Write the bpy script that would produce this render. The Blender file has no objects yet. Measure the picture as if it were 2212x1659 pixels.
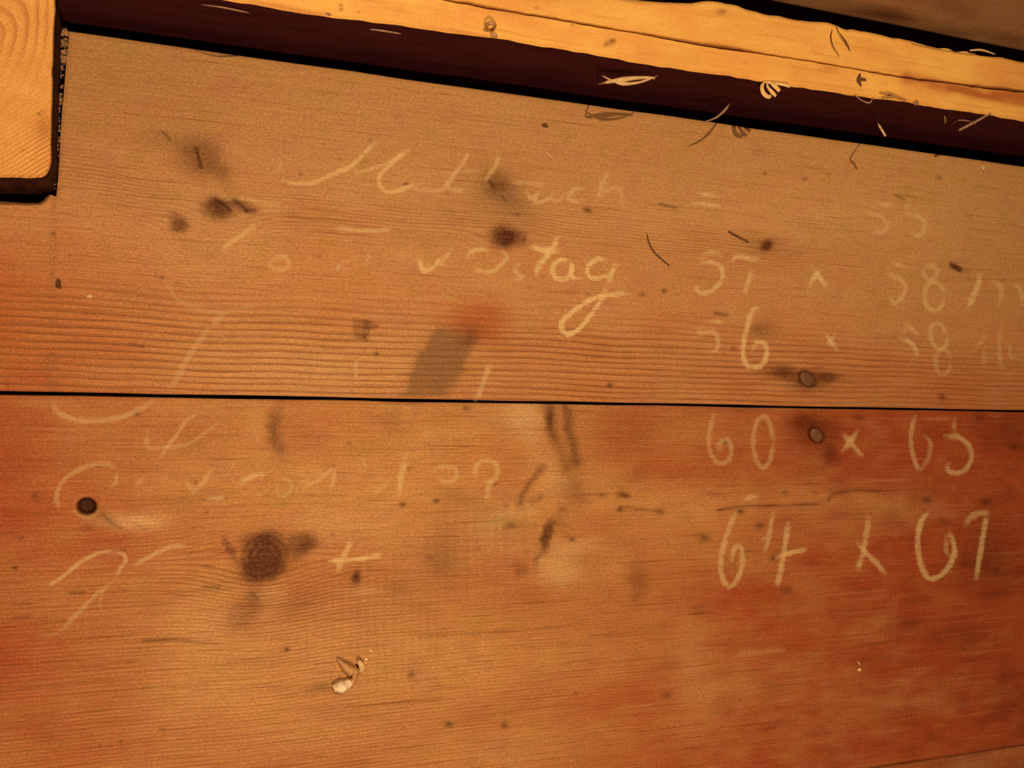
import bpy, bmesh, math, random
import numpy as np
from mathutils import Matrix, Vector

random.seed(7)
rng = np.random.default_rng(11)
SC = bpy.context.scene
COL = SC.collection

# ------------------------------------------------------------------ camera
# photograph 2212 x 1659; the plank direction vanishes far to the right (the boards recede that way)
W_, H_, F_ = 2212.0, 1659.0, 2040.0
CX, CY = W_ / 2, H_ / 2
d1 = np.array([(6500 - CX) / F_, (965 - CY) / F_, 1.0]); d1 /= np.linalg.norm(d1)
d2 = np.array([-d1[1], d1[0], 0.0]); d2 /= np.linalg.norm(d2)
nz = np.cross(d1, -d2)
R = np.stack([d1, -d2, nz])                    # camera axes -> world axes
T_ = 0.51
CAM = R @ np.array([0, 0, -T_])
DH = CAM[2]


def P(px, py, z=0.0):
    """world point at height z that is seen at photo position px, py"""
    d = R @ np.array([(px - CX) / F_, (py - CY) / F_, 1.0])
    s = (z - CAM[2]) / d[2]
    return CAM + s * d


def uv_of(X, Y, Z=0.0):
    """photo position of world points (arrays)"""
    q = np.stack([X - CAM[0], Y - CAM[1], np.zeros_like(X) + Z - CAM[2]])
    c = np.tensordot(R.T, q, axes=1)
    return CX + F_ * c[0] / c[2], CY + F_ * c[1] / c[2]


cam_d = bpy.data.cameras.new('camera')
cam_d.sensor_fit = 'HORIZONTAL'
cam_d.sensor_width = 36.0
cam_d.lens = 36.0 * F_ / W_
cam_d.clip_start = 0.01
cam = bpy.data.objects.new('camera', cam_d)
COL.objects.link(cam)
right, up, back = R @ np.array([1, 0, 0]), R @ np.array([0, -1, 0]), R @ np.array([0, 0, -1])
M = Matrix.Identity(4)
for i in range(3):
    M[i][0], M[i][1], M[i][2], M[i][3] = right[i], up[i], back[i], CAM[i]
cam.matrix_world = M
SC.camera = cam

# ------------------------------------------------------------------ light
world = bpy.data.worlds.new('world')
SC.world = world
world.use_nodes = True
world.node_tree.nodes['Background'].inputs[0].default_value = (1.0, 0.50, 0.25, 1)
world.node_tree.nodes['Background'].inputs[1].default_value = 0.02


def lamp(name, px, py, z, watts, colour, radius):
    l = bpy.data.lights.new(name, 'POINT')
    l.energy, l.color, l.shadow_soft_size = watts, colour, radius
    o = bpy.data.objects.new(name, l)
    p = P(px, py)
    o.location = (p[0], p[1], z)
    COL.objects.link(o)
    return o


lamp('hand_lamp', 540, -500, 0.90, 19.8, (1.0, 0.60, 0.26), 0.008)
lamp('room_lamp', 640, 2000, 0.60, 10.2, (1.0, 0.58, 0.25), 0.03)

SC.view_settings.view_transform = 'Standard'
SC.view_settings.look = 'None'
SC.view_settings.exposure = 0.0
SC.view_settings.gamma = 1.0
SC.view_settings.use_curve_mapping = False


# ------------------------------------------------------------------ node helpers
class NT:
    def __init__(s, name):
        s.m = bpy.data.materials.new(name)
        s.m.use_nodes = True
        s.t = s.m.node_tree
        s.t.nodes.clear()
        s.out = s.n('ShaderNodeOutputMaterial')

    def n(s, k, **kw):
        x = s.t.nodes.new(k)
        for a, b in kw.items():
            setattr(x, a, b)
        return x

    def put(s, sock, v):
        if hasattr(v, 'node'):
            s.t.links.new(v, sock)
        elif isinstance(v, (tuple, list)):
            sock.default_value = tuple(v) + ((1.0,) if len(v) == 3 and len(sock.default_value) == 4 else ())
        else:
            sock.default_value = v

    def math(s, op, a, b=0.0, c=None, clamp=False):
        x = s.n('ShaderNodeMath', operation=op, use_clamp=clamp)
        s.put(x.inputs[0], a); s.put(x.inputs[1], b)
        if c is not None:
            s.put(x.inputs[2], c)
        return x.outputs[0]

    def mix(s, f, a, b, mode='MIX'):
        x = s.n('ShaderNodeMix', data_type='RGBA', blend_type=mode)
        s.put(x.inputs[0], f); s.put(x.inputs[6], a); s.put(x.inputs[7], b)
        return x.outputs[2]

    def rng(s, v, a, b, c=0.0, d=1.0):
        x = s.n('ShaderNodeMapRange', interpolation_type='SMOOTHSTEP')
        for i, q in enumerate((v, a, b, c, d)):
            s.put(x.inputs[i], q)
        return x.outputs[0]

    def attr(s, name):
        return s.n('ShaderNodeAttribute', attribute_name=name).outputs['Fac']

    def noise(s, scale, detail=2.0, rough=0.5, loc=(0, 0, 0)):
        tc = s.n('ShaderNodeTexCoord').outputs['Object']
        mp = s.n('ShaderNodeMapping')
        s.put(mp.inputs['Vector'], tc)
        mp.inputs['Scale'].default_value = scale
        mp.inputs['Location'].default_value = loc
        x = s.n('ShaderNodeTexNoise')
        s.put(x.inputs['Vector'], mp.outputs[0])
        x.inputs['Scale'].default_value = 1.0
        x.inputs['Detail'].default_value = detail
        x.inputs['Roughness'].default_value = rough
        return x.outputs['Fac']

    def finish(s, col, rough=0.6, spec=0.3, bump=None, strength=0.3, dist=0.0003):
        b = s.n('ShaderNodeBsdfPrincipled')
        s.put(b.inputs['Base Color'], col)
        s.put(b.inputs['Roughness'], rough)
        s.put(b.inputs['Specular IOR Level'], spec)
        if bump is not None:
            bp = s.n('ShaderNodeBump')
            bp.inputs['Strength'].default_value = strength
            bp.inputs['Distance'].default_value = dist
            s.put(bp.inputs['Height'], bump)
            s.put(b.inputs['Normal'], bp.outputs[0])
        s.t.links.new(b.outputs[0], s.out.inputs[0])
        return s.m


def plank_material(name, honey, brown, dusty, line_col, seed, spec, rough, fib=(0.20, 0.52)):
    t = NT(name)
    warp = t.noise((9, 160, 1), 3, 0.55, (seed, 0, 0))
    ph = t.math('ADD', t.attr('phase'), t.math('MULTIPLY', t.math('SUBTRACT', warp, 0.5), 1.1))
    fr = t.math('FRACT', ph)
    line = t.math('MULTIPLY', t.rng(fr, 0.42, 0.90), t.rng(fr, 1.0, 0.95))
    fine = t.noise((26, 1500, 1), 3, 0.65, (seed * 2, 3, 0))
    speck = t.noise((1500, 1900, 1), 2, 0.8, (0, seed, 0))
    fleck = t.noise((520, 780, 1), 2, 0.6, (seed, seed, 0))
    blot = t.noise((38, 70, 1), 3, 0.6, (seed * 3, 1, 0))
    hue = t.noise((60, 75, 1), 2, 0.5, (seed * 5, 9, 0))
    red = t.math('ADD', t.attr('red'), t.math('MULTIPLY', t.math('SUBTRACT', blot, 0.5), 0.55), clamp=True)
    col = t.mix(red, honey, brown)
    col = t.mix(t.attr('dust'), col, dusty)
    # soft yellowish / purplish blotches of old resin and dirt
    keep = t.math('SUBTRACT', 1.0, t.math('MULTIPLY', red, 0.75))
    col = t.mix(t.math('MULTIPLY', keep, t.rng(hue, 0.50, 0.74, 0, 0.36)), col, (0.40, 0.29, 0.07))
    col = t.mix(t.math('MULTIPLY', keep, t.rng(hue, 0.48, 0.26, 0, 0.40)), col, (0.47, 0.23, 0.20))
    col = t.mix(t.math('MULTIPLY', t.attr('pale'), t.rng(fine, 0.30, 0.62, 0.55, 1.0)), col, (0.80, 0.62, 0.38))
    gl = t.math('MULTIPLY', line, t.math('MULTIPLY', t.attr('gstr'), t.rng(fleck, 0.32, 0.60, 0.35, 1.0)))
    col = t.mix(gl, col, line_col)
    fl = t.math('MULTIPLY', t.rng(fine, 0.50, 0.76), t.rng(t.attr('gstr'), 0.0, 0.5, fib[0], fib[1]))
    dash = t.noise((13, 640, 1), 4, 0.7, (seed * 7, 2, 0))
    fl = t.math('MAXIMUM', fl, t.math('MULTIPLY', t.rng(dash, 0.56, 0.72), fib[1] * 0.9))
    glow = t.math('MULTIPLY', t.rng(dash, 0.46, 0.30), fib[0] * 0.5)
    col = t.mix(glow, col, (0.78, 0.53, 0.29))
    col = t.mix(fl, col, line_col)
    col = t.mix(t.attr('stain_shade'), col, (0.17, 0.105, 0.060))
    kn = t.math('MULTIPLY', t.attr('knot'), t.rng(t.math('ADD', fleck, t.math('MULTIPLY', fine, 0.5)), 0.50, 1.0, 1.0, 0.80))
    col = t.mix(kn, col, (0.078, 0.020, 0.012))
    col = t.mix(t.attr('mark'), col, (0.045, 0.014, 0.008))
    v = t.math('ADD', t.rng(speck, 0.26, 0.74, 0.64, 1.36), t.math('MULTIPLY', t.math('SUBTRACT', fleck, 0.5), 0.75))
    v = t.math('MULTIPLY', v, t.attr('tone'))
    vv = t.n('ShaderNodeCombineColor')
    for i in range(3):
        t.put(vv.inputs[i], v)
    col = t.mix(1.0, col, vv.outputs[0], 'MULTIPLY')
    h = t.math('SUBTRACT', t.math('MULTIPLY', speck, 0.5), t.math('ADD', t.math('MULTIPLY', gl, 1.6), fl))
    return t.finish(col, t.math('ADD', rough, t.math('MULTIPLY', t.attr('dust'), 0.3)), spec, h, 0.35, 0.00035)


def plain(name, a, b, scale=(300, 300, 300), rough=0.7, spec=0.25, bump=0.3, detail=3):
    t = NT(name)
    f = t.noise(scale, detail, 0.6)
    col = t.mix(t.rng(f, 0.3, 0.7), a, b)
    return t.finish(col, rough, spec, f, bump, 0.0004)


# ------------------------------------------------------------------ mesh helpers
def link(name, me, parent=None):
    o = bpy.data.objects.new(name, me)
    COL.objects.link(o)
    if parent is not None:
        o.parent = parent
    return o


def mesh_of(name, verts, faces, mats, midx=None, smooth=True):
    me = bpy.data.meshes.new(name)
    me.from_pydata([tuple(map(float, v)) for v in verts], [], faces)
    for m in mats:
        me.materials.append(m)
    if midx is not None:
        me.polygons.foreach_set('material_index', np.array(midx, dtype=np.int32))
    me.polygons.foreach_set('use_smooth', np.full(len(me.polygons), bool(smooth)))
    me.update()
    return me


def thing(o, label, cat, group=None):
    o['label'] = label
    o['category'] = cat
    if group:
        o['group'] = group
    return o


def G(u, v, cx, cy, rx, ry, deg=0.0, p=2.0):
    a = math.radians(deg)
    x, y = u - cx, v - cy
    c, s = math.cos(a), math.sin(a)
    X, Y = (x * c + y * s) / rx, (-x * s + y * c) / ry
    return np.exp(-np.power(X * X + Y * Y, p / 2))


def SEG(u, v, pts, w):
    best = np.full(u.shape, 1e9)
    for (x0, y0), (x1, y1) in zip(pts[:-1], pts[1:]):
        dx, dy = x1 - x0, y1 - y0
        L = dx * dx + dy * dy + 1e-9
        t = np.clip(((u - x0) * dx + (v - y0) * dy) / L, 0, 1)
        best = np.minimum(best, (u - x0 - t * dx) ** 2 + (v - y0 - t * dy) ** 2)
    return np.exp(-best / (w * w))


def POLY(u, v, pts, soft):
    """soft inside-ness of a convex polygon given clockwise in photo axes"""
    m = np.ones_like(u)
    n = len(pts)
    for i in range(n):
        (x0, y0), (x1, y1) = pts[i], pts[(i + 1) % n]
        L = math.hypot(x1 - x0, y1 - y0)
        d = ((x1 - x0) * (v - y0) - (y1 - y0) * (u - x0)) / L
        m = m * np.clip(0.5 + d / soft, 0, 1)
    return m


def VN(X, Y, sx, sy, seed):
    """smooth value noise 0..1"""
    r = np.random.default_rng(seed)
    tab = r.random((64, 64))
    x, y = X / sx + 1000, Y / sy + 1000
    i, j = np.floor(x).astype(int), np.floor(y).astype(int)
    fx, fy = x - i, y - j
    fx, fy = fx * fx * (3 - 2 * fx), fy * fy * (3 - 2 * fy)
    g = lambda a, b: tab[a % 64, b % 64]
    return (g(i, j) * (1 - fx) + g(i + 1, j) * fx) * (1 - fy) + (g(i, j + 1) * (1 - fx) + g(i + 1, j + 1) * fx) * fy


def CL(a):
    return np.clip(a, 0, 1)


ATTRS = ('phase', 'gstr', 'knot', 'stain_shade', 'pale', 'red', 'dust', 'tone', 'mark')


def plank(name, xs, y_near, y_far, dy, features, mat, thick, parent, edge=0.0012, notch=None):
    """a board: finely gridded top that carries its wood figure, rounded arrises, sides and underside"""
    y_far = y_far + xs * 0
    y_near = y_near + xs * 0
    ny = max(4, int(np.median(y_far - y_near) / dy))
    tt = np.linspace(0, 1, ny)
    nx = len(xs)
    X = np.repeat(xs[None, :], ny, 0)
    wob0 = 0.00035 * (VN(xs, xs * 0, 0.035, 1, 5) - 0.5)
    wob1 = 0.0005 * (VN(xs, xs * 0, 0.03, 1, 6) - 0.5)
    Y = (y_near + wob0)[None, :] + (y_far - y_near + wob1 - wob0)[None, :] * tt[:, None]
    e = np.minimum(Y - Y[0], Y[-1] - Y)
    keep = np.ones((ny - 1, nx - 1), dtype=bool)
    kc = jr = None
    if notch is not None:                       # sawn-out corner: slide grid lines onto the cut, drop what lies beyond it
        (sx, sy), (bx, by) = notch                # side cut x(y), bottom cut y(x)
        yb = float(np.interp(bx[-1], bx, by))
        kc = int(np.argmin(np.abs(xs - np.interp(yb, sy, sx))))
        jr = int(np.argmin(np.abs(Y[:, kc] - yb)))
        off = np.interp(Y[:, kc], sy, sx) - xs[kc] + 0.0003 * (VN(Y[:, kc], Y[:, kc] * 0, .006, 1, 7) - .5)
        fall = np.exp(-((xs - xs[kc]) / 0.02) ** 2)
        X = X + off[:, None] * fall[None, :]
        offy = np.interp(xs, bx, by) - Y[jr]
        offy = offy * np.clip((xs[kc] - xs) / 1e-5 + 1, 0, 1) + (yb - Y[jr, kc]) * (xs > xs[kc])
        rows = np.arange(ny)
        Y = Y + offy[None, :] * np.exp(-((rows - jr) * dy / 0.02) ** 2)[:, None]
        keep[jr:, :kc] = False
        e = np.minimum(e, np.hypot(np.maximum(X - X[:, kc:kc + 1], 0), np.maximum(Y[jr] - Y, 0)))
    u, v = uv_of(X, Y)
    at, Z = features(u, v, X, Y)
    Z = Z - 0.0008 * np.exp(-(e / edge) ** 2)
    top = np.stack([X, Y, Z], -1).reshape(-1, 3)
    near = np.stack([X[0], Y[0], np.full(nx, -thick)], -1)
    far = np.stack([X[-1], Y[-1], np.full(nx, -thick)], -1)
    V = np.concatenate([top, near, far])
    a = (np.arange(ny - 1)[:, None] * nx + np.arange(nx - 1)[None, :])[keep]
    quads = [np.stack([a, a + 1, a + nx + 1, a + nx], -1)]
    nb, fb = ny * nx, ny * nx + nx
    k = np.arange(nx - 1)
    quads.append(np.stack([nb + k, nb + k + 1, k + 1, k], -1))
    tl = (ny - 1) * nx
    if notch is None:
        quads.append(np.stack([tl + k, tl + k + 1, fb + k + 1, fb + k], -1))
        quads.append(np.stack([fb + k, fb + k + 1, nb + k + 1, nb + k], -1))
    else:
        kf = k[kc:]
        quads.append(np.stack([tl + kf, tl + kf + 1, fb + kf + 1, fb + kf], -1))
        bot, side = [], []
        cb = len(V)
        cutx = np.stack([X[jr, :kc + 1], Y[jr, :kc + 1], np.full(kc + 1, -thick)], -1)
        cuty = np.stack([X[jr:, kc], Y[jr:, kc], np.full(ny - jr, -thick)], -1)
        V = np.concatenate([V, cutx, cuty])
        q = np.arange(kc)
        quads.append(np.stack([jr * nx + q, jr * nx + q + 1, cb + q + 1, cb + q], -1))
        q = np.arange(ny - 1 - jr)
        c2 = cb + kc + 1
        quads.append(np.stack([(jr + q) * nx + kc, (jr + q + 1) * nx + kc, c2 + q + 1, c2 + q], -1))
    Q = np.concatenate(quads).astype(np.int32)
    me = bpy.data.meshes.new(name)
    me.vertices.add(len(V))
    me.vertices.foreach_set('co', V.astype(np.float32).reshape(-1))
    me.loops.add(Q.size)
    me.loops.foreach_set('vertex_index', Q.reshape(-1))
    me.polygons.add(len(Q))
    me.polygons.foreach_set('loop_start', np.arange(0, Q.size, 4, dtype=np.int32))
    me.polygons.foreach_set('loop_total', np.full(len(Q), 4, dtype=np.int32))
    me.materials.append(mat)
    me.update(calc_edges=True)
    sm = np.zeros(len(Q), dtype=bool); sm[:len(a)] = True
    me.polygons.foreach_set('use_smooth', sm)
    for nme in ATTRS:
        d = np.broadcast_to(at.get(nme, np.zeros(1)), X.shape).reshape(-1)
        d = np.concatenate([d, d[:nx], d[-nx:], np.zeros(len(V) - len(d) - 2 * nx)]).astype(np.float32)
        me.attributes.new(nme, 'FLOAT', 'POINT').data.foreach_set('value', d)
    me.validate()
    return link(name, me, parent)


# ------------------------------------------------------------------ dimensions
y_joint = P(1106, 868.5)[1]
y_low = P(2060, 1634)[1]
y_gap_far = P(2212, 108)[1]                      # near edge of the far board, beyond the beam
HB = 0.098 * DH                                 # beam height
HL = 0.062 * DH                                 # sawn block height
x0, x1 = P(-25, 1659)[0], P(2240, 0)[0]
cols = np.array([P(px, 829)[0] for px in np.arange(-60, 2330, 3.0)])
XS = np.concatenate([np.linspace(cols[0] - 0.30, cols[0], 60)[:-1], cols, np.linspace(cols[-1], cols[-1] + 0.35, 70)[1:]])
TH = 0.024


def knot_warp(Y, X, centre, ax, ay, amp):
    c = P(*centre)
    dx, dy = X - c[0], Y - c[1]
    return amp * np.exp(-(dx / ax) ** 2) * np.tanh(dy / (ay * 0.6)) * np.exp(-np.abs(dy) / (ay * 2.4))


# ------------------------------------------------------------------ upper plank: knots, dents, stains, dark patches
def feat_upper(u, v, X, Y):
    n1 = VN(X, Y, 0.012, 0.006, 1); n2 = VN(X, Y, 0.05, 0.02, 2); n3 = VN(X, Y, 0.004, 0.003, 3)
    uu, vv = u + (n3 - 0.5) * 8 + (n1 - 0.5) * 14, v + (n3 - 0.5) * 7 + (n1 - 0.5) * 9
    knot = 0.62 * G(uu, vv, 432, 338, 50, 46, 25, 3) + 0.45 * G(uu, vv, 485, 378, 30, 20, 45)
    knot += 0.95 * G(uu, vv, 472, 450, 38, 25, 8, 3) + 0.62 * G(uu, vv, 530, 448, 28, 13, 20, 3)
    knot += 0.85 * G(uu, vv, 383, 483, 21, 19, 0, 3)
    knot += 0.50 * G(uu, vv, 1074, 402, 26, 26, 0, 3)
    knot += 0.95 * G(uu, vv, 1084, 512, 30, 27, 30, 3) + 0.70 * G(uu, vv, 1118, 514, 26, 20, 10, 3)
    knot += 0.85 * G(uu, vv, 1658, 532, 19, 14, 15, 3) + 0.35 * G(uu, vv, 1645, 528, 42, 18, 15)
    knot += 0.9 * G(uu, vv, 2063, 577, 11, 8, 25, 3) + 0.3 * G(uu, vv, 2078, 580, 25, 8, 10)
    knot += 0.42 * G(uu, vv, 1650, 712, 30, 22, 20) + 0.5 * G(uu, vv, 1015, 722, 24, 24)
    knot += 0.85 * G(uu, vv, 1690, 806, 48, 13, 6, 2.5) + 0.85 * G(uu, vv, 1782, 812, 42, 13, 10, 2.5) + 0.75 * G(uu, vv, 1742, 832, 42, 14, 5)
    # triangular bruise
    tri = POLY(uu, vv, [(764, 690), (818, 696), (806, 716), (792, 738), (768, 730)], 8)
    knot += 0.60 * tri * (0.45 + 0.9 * n3)
    stain_shade = 0.40 * G(u, v, 1074, 402, 60, 52, 30) + 0.30 * G(u, v, 1110, 440, 60, 30, 35)
    stain_shade += 0.62 * POLY(uu, vv, [(940, 706), (1022, 726), (1012, 790), (966, 856), (856, 856), (908, 764)], 22)  # slanted olive-grey patch running down to the joint
    stain_shade += 0.25 * G(u, v, 350, 300, 60, 30) + 0.12 * G(u, v, 980, 470, 70, 40)
    stain_shade += 0.22 * G(u, v, 112, 800, 14, 240, 0, 4) * (n1 > 0.3) + 0.16 * G(u, v, 116, 500, 9, 120, 0, 4)
    stain_shade += 0.10 * G(u, v, 300, 640, 140, 20)
    red = 0.20 + 0.30 * np.clip((v - 450) / 420, 0, 1) + 0.60 * np.clip((420 - u) / 420, 0, 1) * np.clip((v - 350) / 250, 0, 1)
    red = red + 0.62 * G(u, v, 1034, 695, 66, 52, 0, 3) + 0.25 * G(u, v, 2100, 850, 350, 60) + 0.35 * (n2 - 0.5)
    red = red - 0.18 * G(u, v, 780, 800, 300, 90) - 0.10 * G(u, v, 1900, 420, 500, 200)
    pale = 0.55 * SEG(u, v, [(520, 428), (560, 437), (600, 442)], 5) + 0.5 * SEG(u, v, [(480, 425), (500, 432)], 5)
    pale = pale + 0.30 * SEG(u, v, [(570, 452), (615, 462)], 6) + 0.28 * G(u, v, 660, 800, 260, 60) + 0.5 * G(uu, vv, 1080, 420, 9, 6)
    pale = pale + 0.35 * G(uu, vv, 792, 715, 10, 16) + 0.4 * G(u, v, 1715, 830, 40, 5) + 0.12 * G(u, v, 1450, 470, 500, 60) + 0.6 * G(u, v, 193, 640, 5, 5)
    mark = 0.9 * SEG(u, v, [(424, 320), (429, 340), (434, 362)], 3) + 0.55 * SEG(u, v, [(352, 285), (362, 294), (366, 302)], 3.5)
    mark += 0.9 * SEG(u, v, [(465, 430), (484, 442), (497, 455)], 3) + 0.7 * SEG(u, v, [(505, 432), (522, 445), (532, 455)], 4) + 0.5 * SEG(u, v, [(535, 455), (551, 457)], 5)
    mark += 0.75 * SEG(u, v, [(1057, 387), (1066, 404)], 3) + 0.5 * SEG(u, v, [(1085, 424), (1092, 434)], 2.5)
    mark += 0.6 * G(u, v, 1092, 525, 7, 9) + 0.5 * G(u, v, 1132, 518, 5, 8) + 0.8 * G(u, v, 788, 727, 4, 5)
    for a, b, r, s in ((877, 397, 4, .8), (800, 302, 5, .4), (1130, 395, 5, .3), (1435, 628, 5, .7), (1388, 636, 6, .5), (813, 764, 4, .8), (1318, 832, 6, .7),
                       (2036, 858, 7, .6), (150, 552, 3, .5), (115, 505, 4, .5), (125, 608, 4, .8), (127, 617, 4, .8), (350, 600, 5, .55), (385, 612, 6, .3),
                       (690, 555, 4, .35), (1585, 752, 5, .5), (735, 345, 3, .3), (650, 376, 4, .5), (1270, 452, 6, .5), (15, 832, 4, .5), (1118, 463, 4, .5),
                       (1652, 374, 4, .5), (1740, 386, 5, .4), (1790, 376, 4, .35), (2030, 384, 6, .4), (1270, 635, 4, .3), (1655, 520, 5, .5), (1145, 620, 4, .3)):
        mark = mark + s * G(u, v, a, b, r * 1.25, r)
    mark += 0.55 * SEG(u, v, [(1545, 676), (1570, 681)], 4) + 0.5 * SEG(u, v, [(1425, 440), (1460, 449)], 3) + 0.5 * SEG(u, v, [(1936, 422), (1953, 429)], 3)
    mark += 0.18 * SEG(u, v, [(1400, 440), (1600, 462), (1780, 495), (1900, 502)], 2.2) * n1 * 1.6
    mark += 0.35 * SEG(u, v, [(1260, 452), (1278, 458)], 4) + 0.4 * SEG(u, v, [(2090, 603), (2212, 606)], 3) * n1 * 1.5
    mark += 0.22 * SEG(u, v, [(1120, 358), (1215, 366)], 2.2) + 0.45 * SEG(u, v, [(280, 742), (310, 750)], 3)
    gstr = 0.10 + 0.62 * CL((v - 640 - 0.05 * np.clip(u, 0, 2212) + 40) / 80) - 0.30 * CL((u - 1450) / 800) * CL((1020 - v) / 200)
    gstr = np.clip(gstr + 0.45 * G(u, v, 250, 400, 160, 45, 20) + 0.35 * G(u, v, 700, 470, 350, 40, 4) + 0.35 * G(u, v, 1080, 470, 220, 50) + 0.18 * G(u, v, 250, 590, 330, 70) + 0.35 * G(u, v, 1650, 545, 330, 40, 6), 0, 0.85) * (0.7 + 0.6 * n2)
    Yw = Y.copy()
    for c, ax, ay, amp in (((432, 338), .030, .014, .010), ((472, 450), .024, .010, .007), ((383, 483), .012, .006, .004), ((1074, 402), .018, .010, .007), ((1090, 512), .024, .010, .008),
                           ((1658, 532), .014, .006, .004), ((2063, 577), .009, .004, .002), ((1745, 818), .025, .004, .0012)):
        Yw = Yw - knot_warp(Y, X, c, ax, ay, amp)
    Yw = Yw + 0.0022 * (VN(X, Y, 0.07, 0.05, 8) - 0.5) + 0.0008 * (VN(X, Y, 0.02, 0.02, 9) - 0.5)
    r = -(Yw - y_joint)                                  # mm below nothing: grows towards the joint
    a = np.clip(-r / 0.055, 0, 6)
    phase = np.where(a < 1, -a * 0.055 / (0.0032 + 0.0002 * a), -0.055 / 0.0033 - (a - 1) * 0.055 / 0.0018) + 400
    dust = CL(0.50 * CL((470 - v + 0.16 * u) / 420) + 0.18 * (n2 - 0.5))
    tone = 0.98 + 0.12 * (n2 - 0.5) - 0.17 * G(u, v, 200, 180, 420, 220) + 0.10 * G(u, v, 1950, 420, 350, 200)
    Z = -0.0009 * G(u, v, 790, 712, 22, 20, 0, 3) * (0.4 + n3) - 0.0004 * np.clip(mark, 0, 1)
    Z = Z - 0.0016 * G(u, v, 1745, 819, 20, 16, 40, 4) + 0.0004 * G(u, v, 472, 450, 36, 24) + 0.0003 * SEG(u, v, [(520, 428), (600, 442)], 8)
    mark = mark + 0.75 * np.exp(-((np.sqrt(((u - 1745) * .77 + (v - 818) * .64) ** 2 / 20 ** 2 + ((v - 818) * .77 - (u - 1745) * .64) ** 2 / 14 ** 2) - 1) / 0.22) ** 2)
    return dict(phase=phase, gstr=gstr, knot=CL(knot), stain_shade=CL(stain_shade), pale=CL(pale), red=CL(red), dust=dust, tone=tone, mark=CL(mark)), Z


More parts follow.
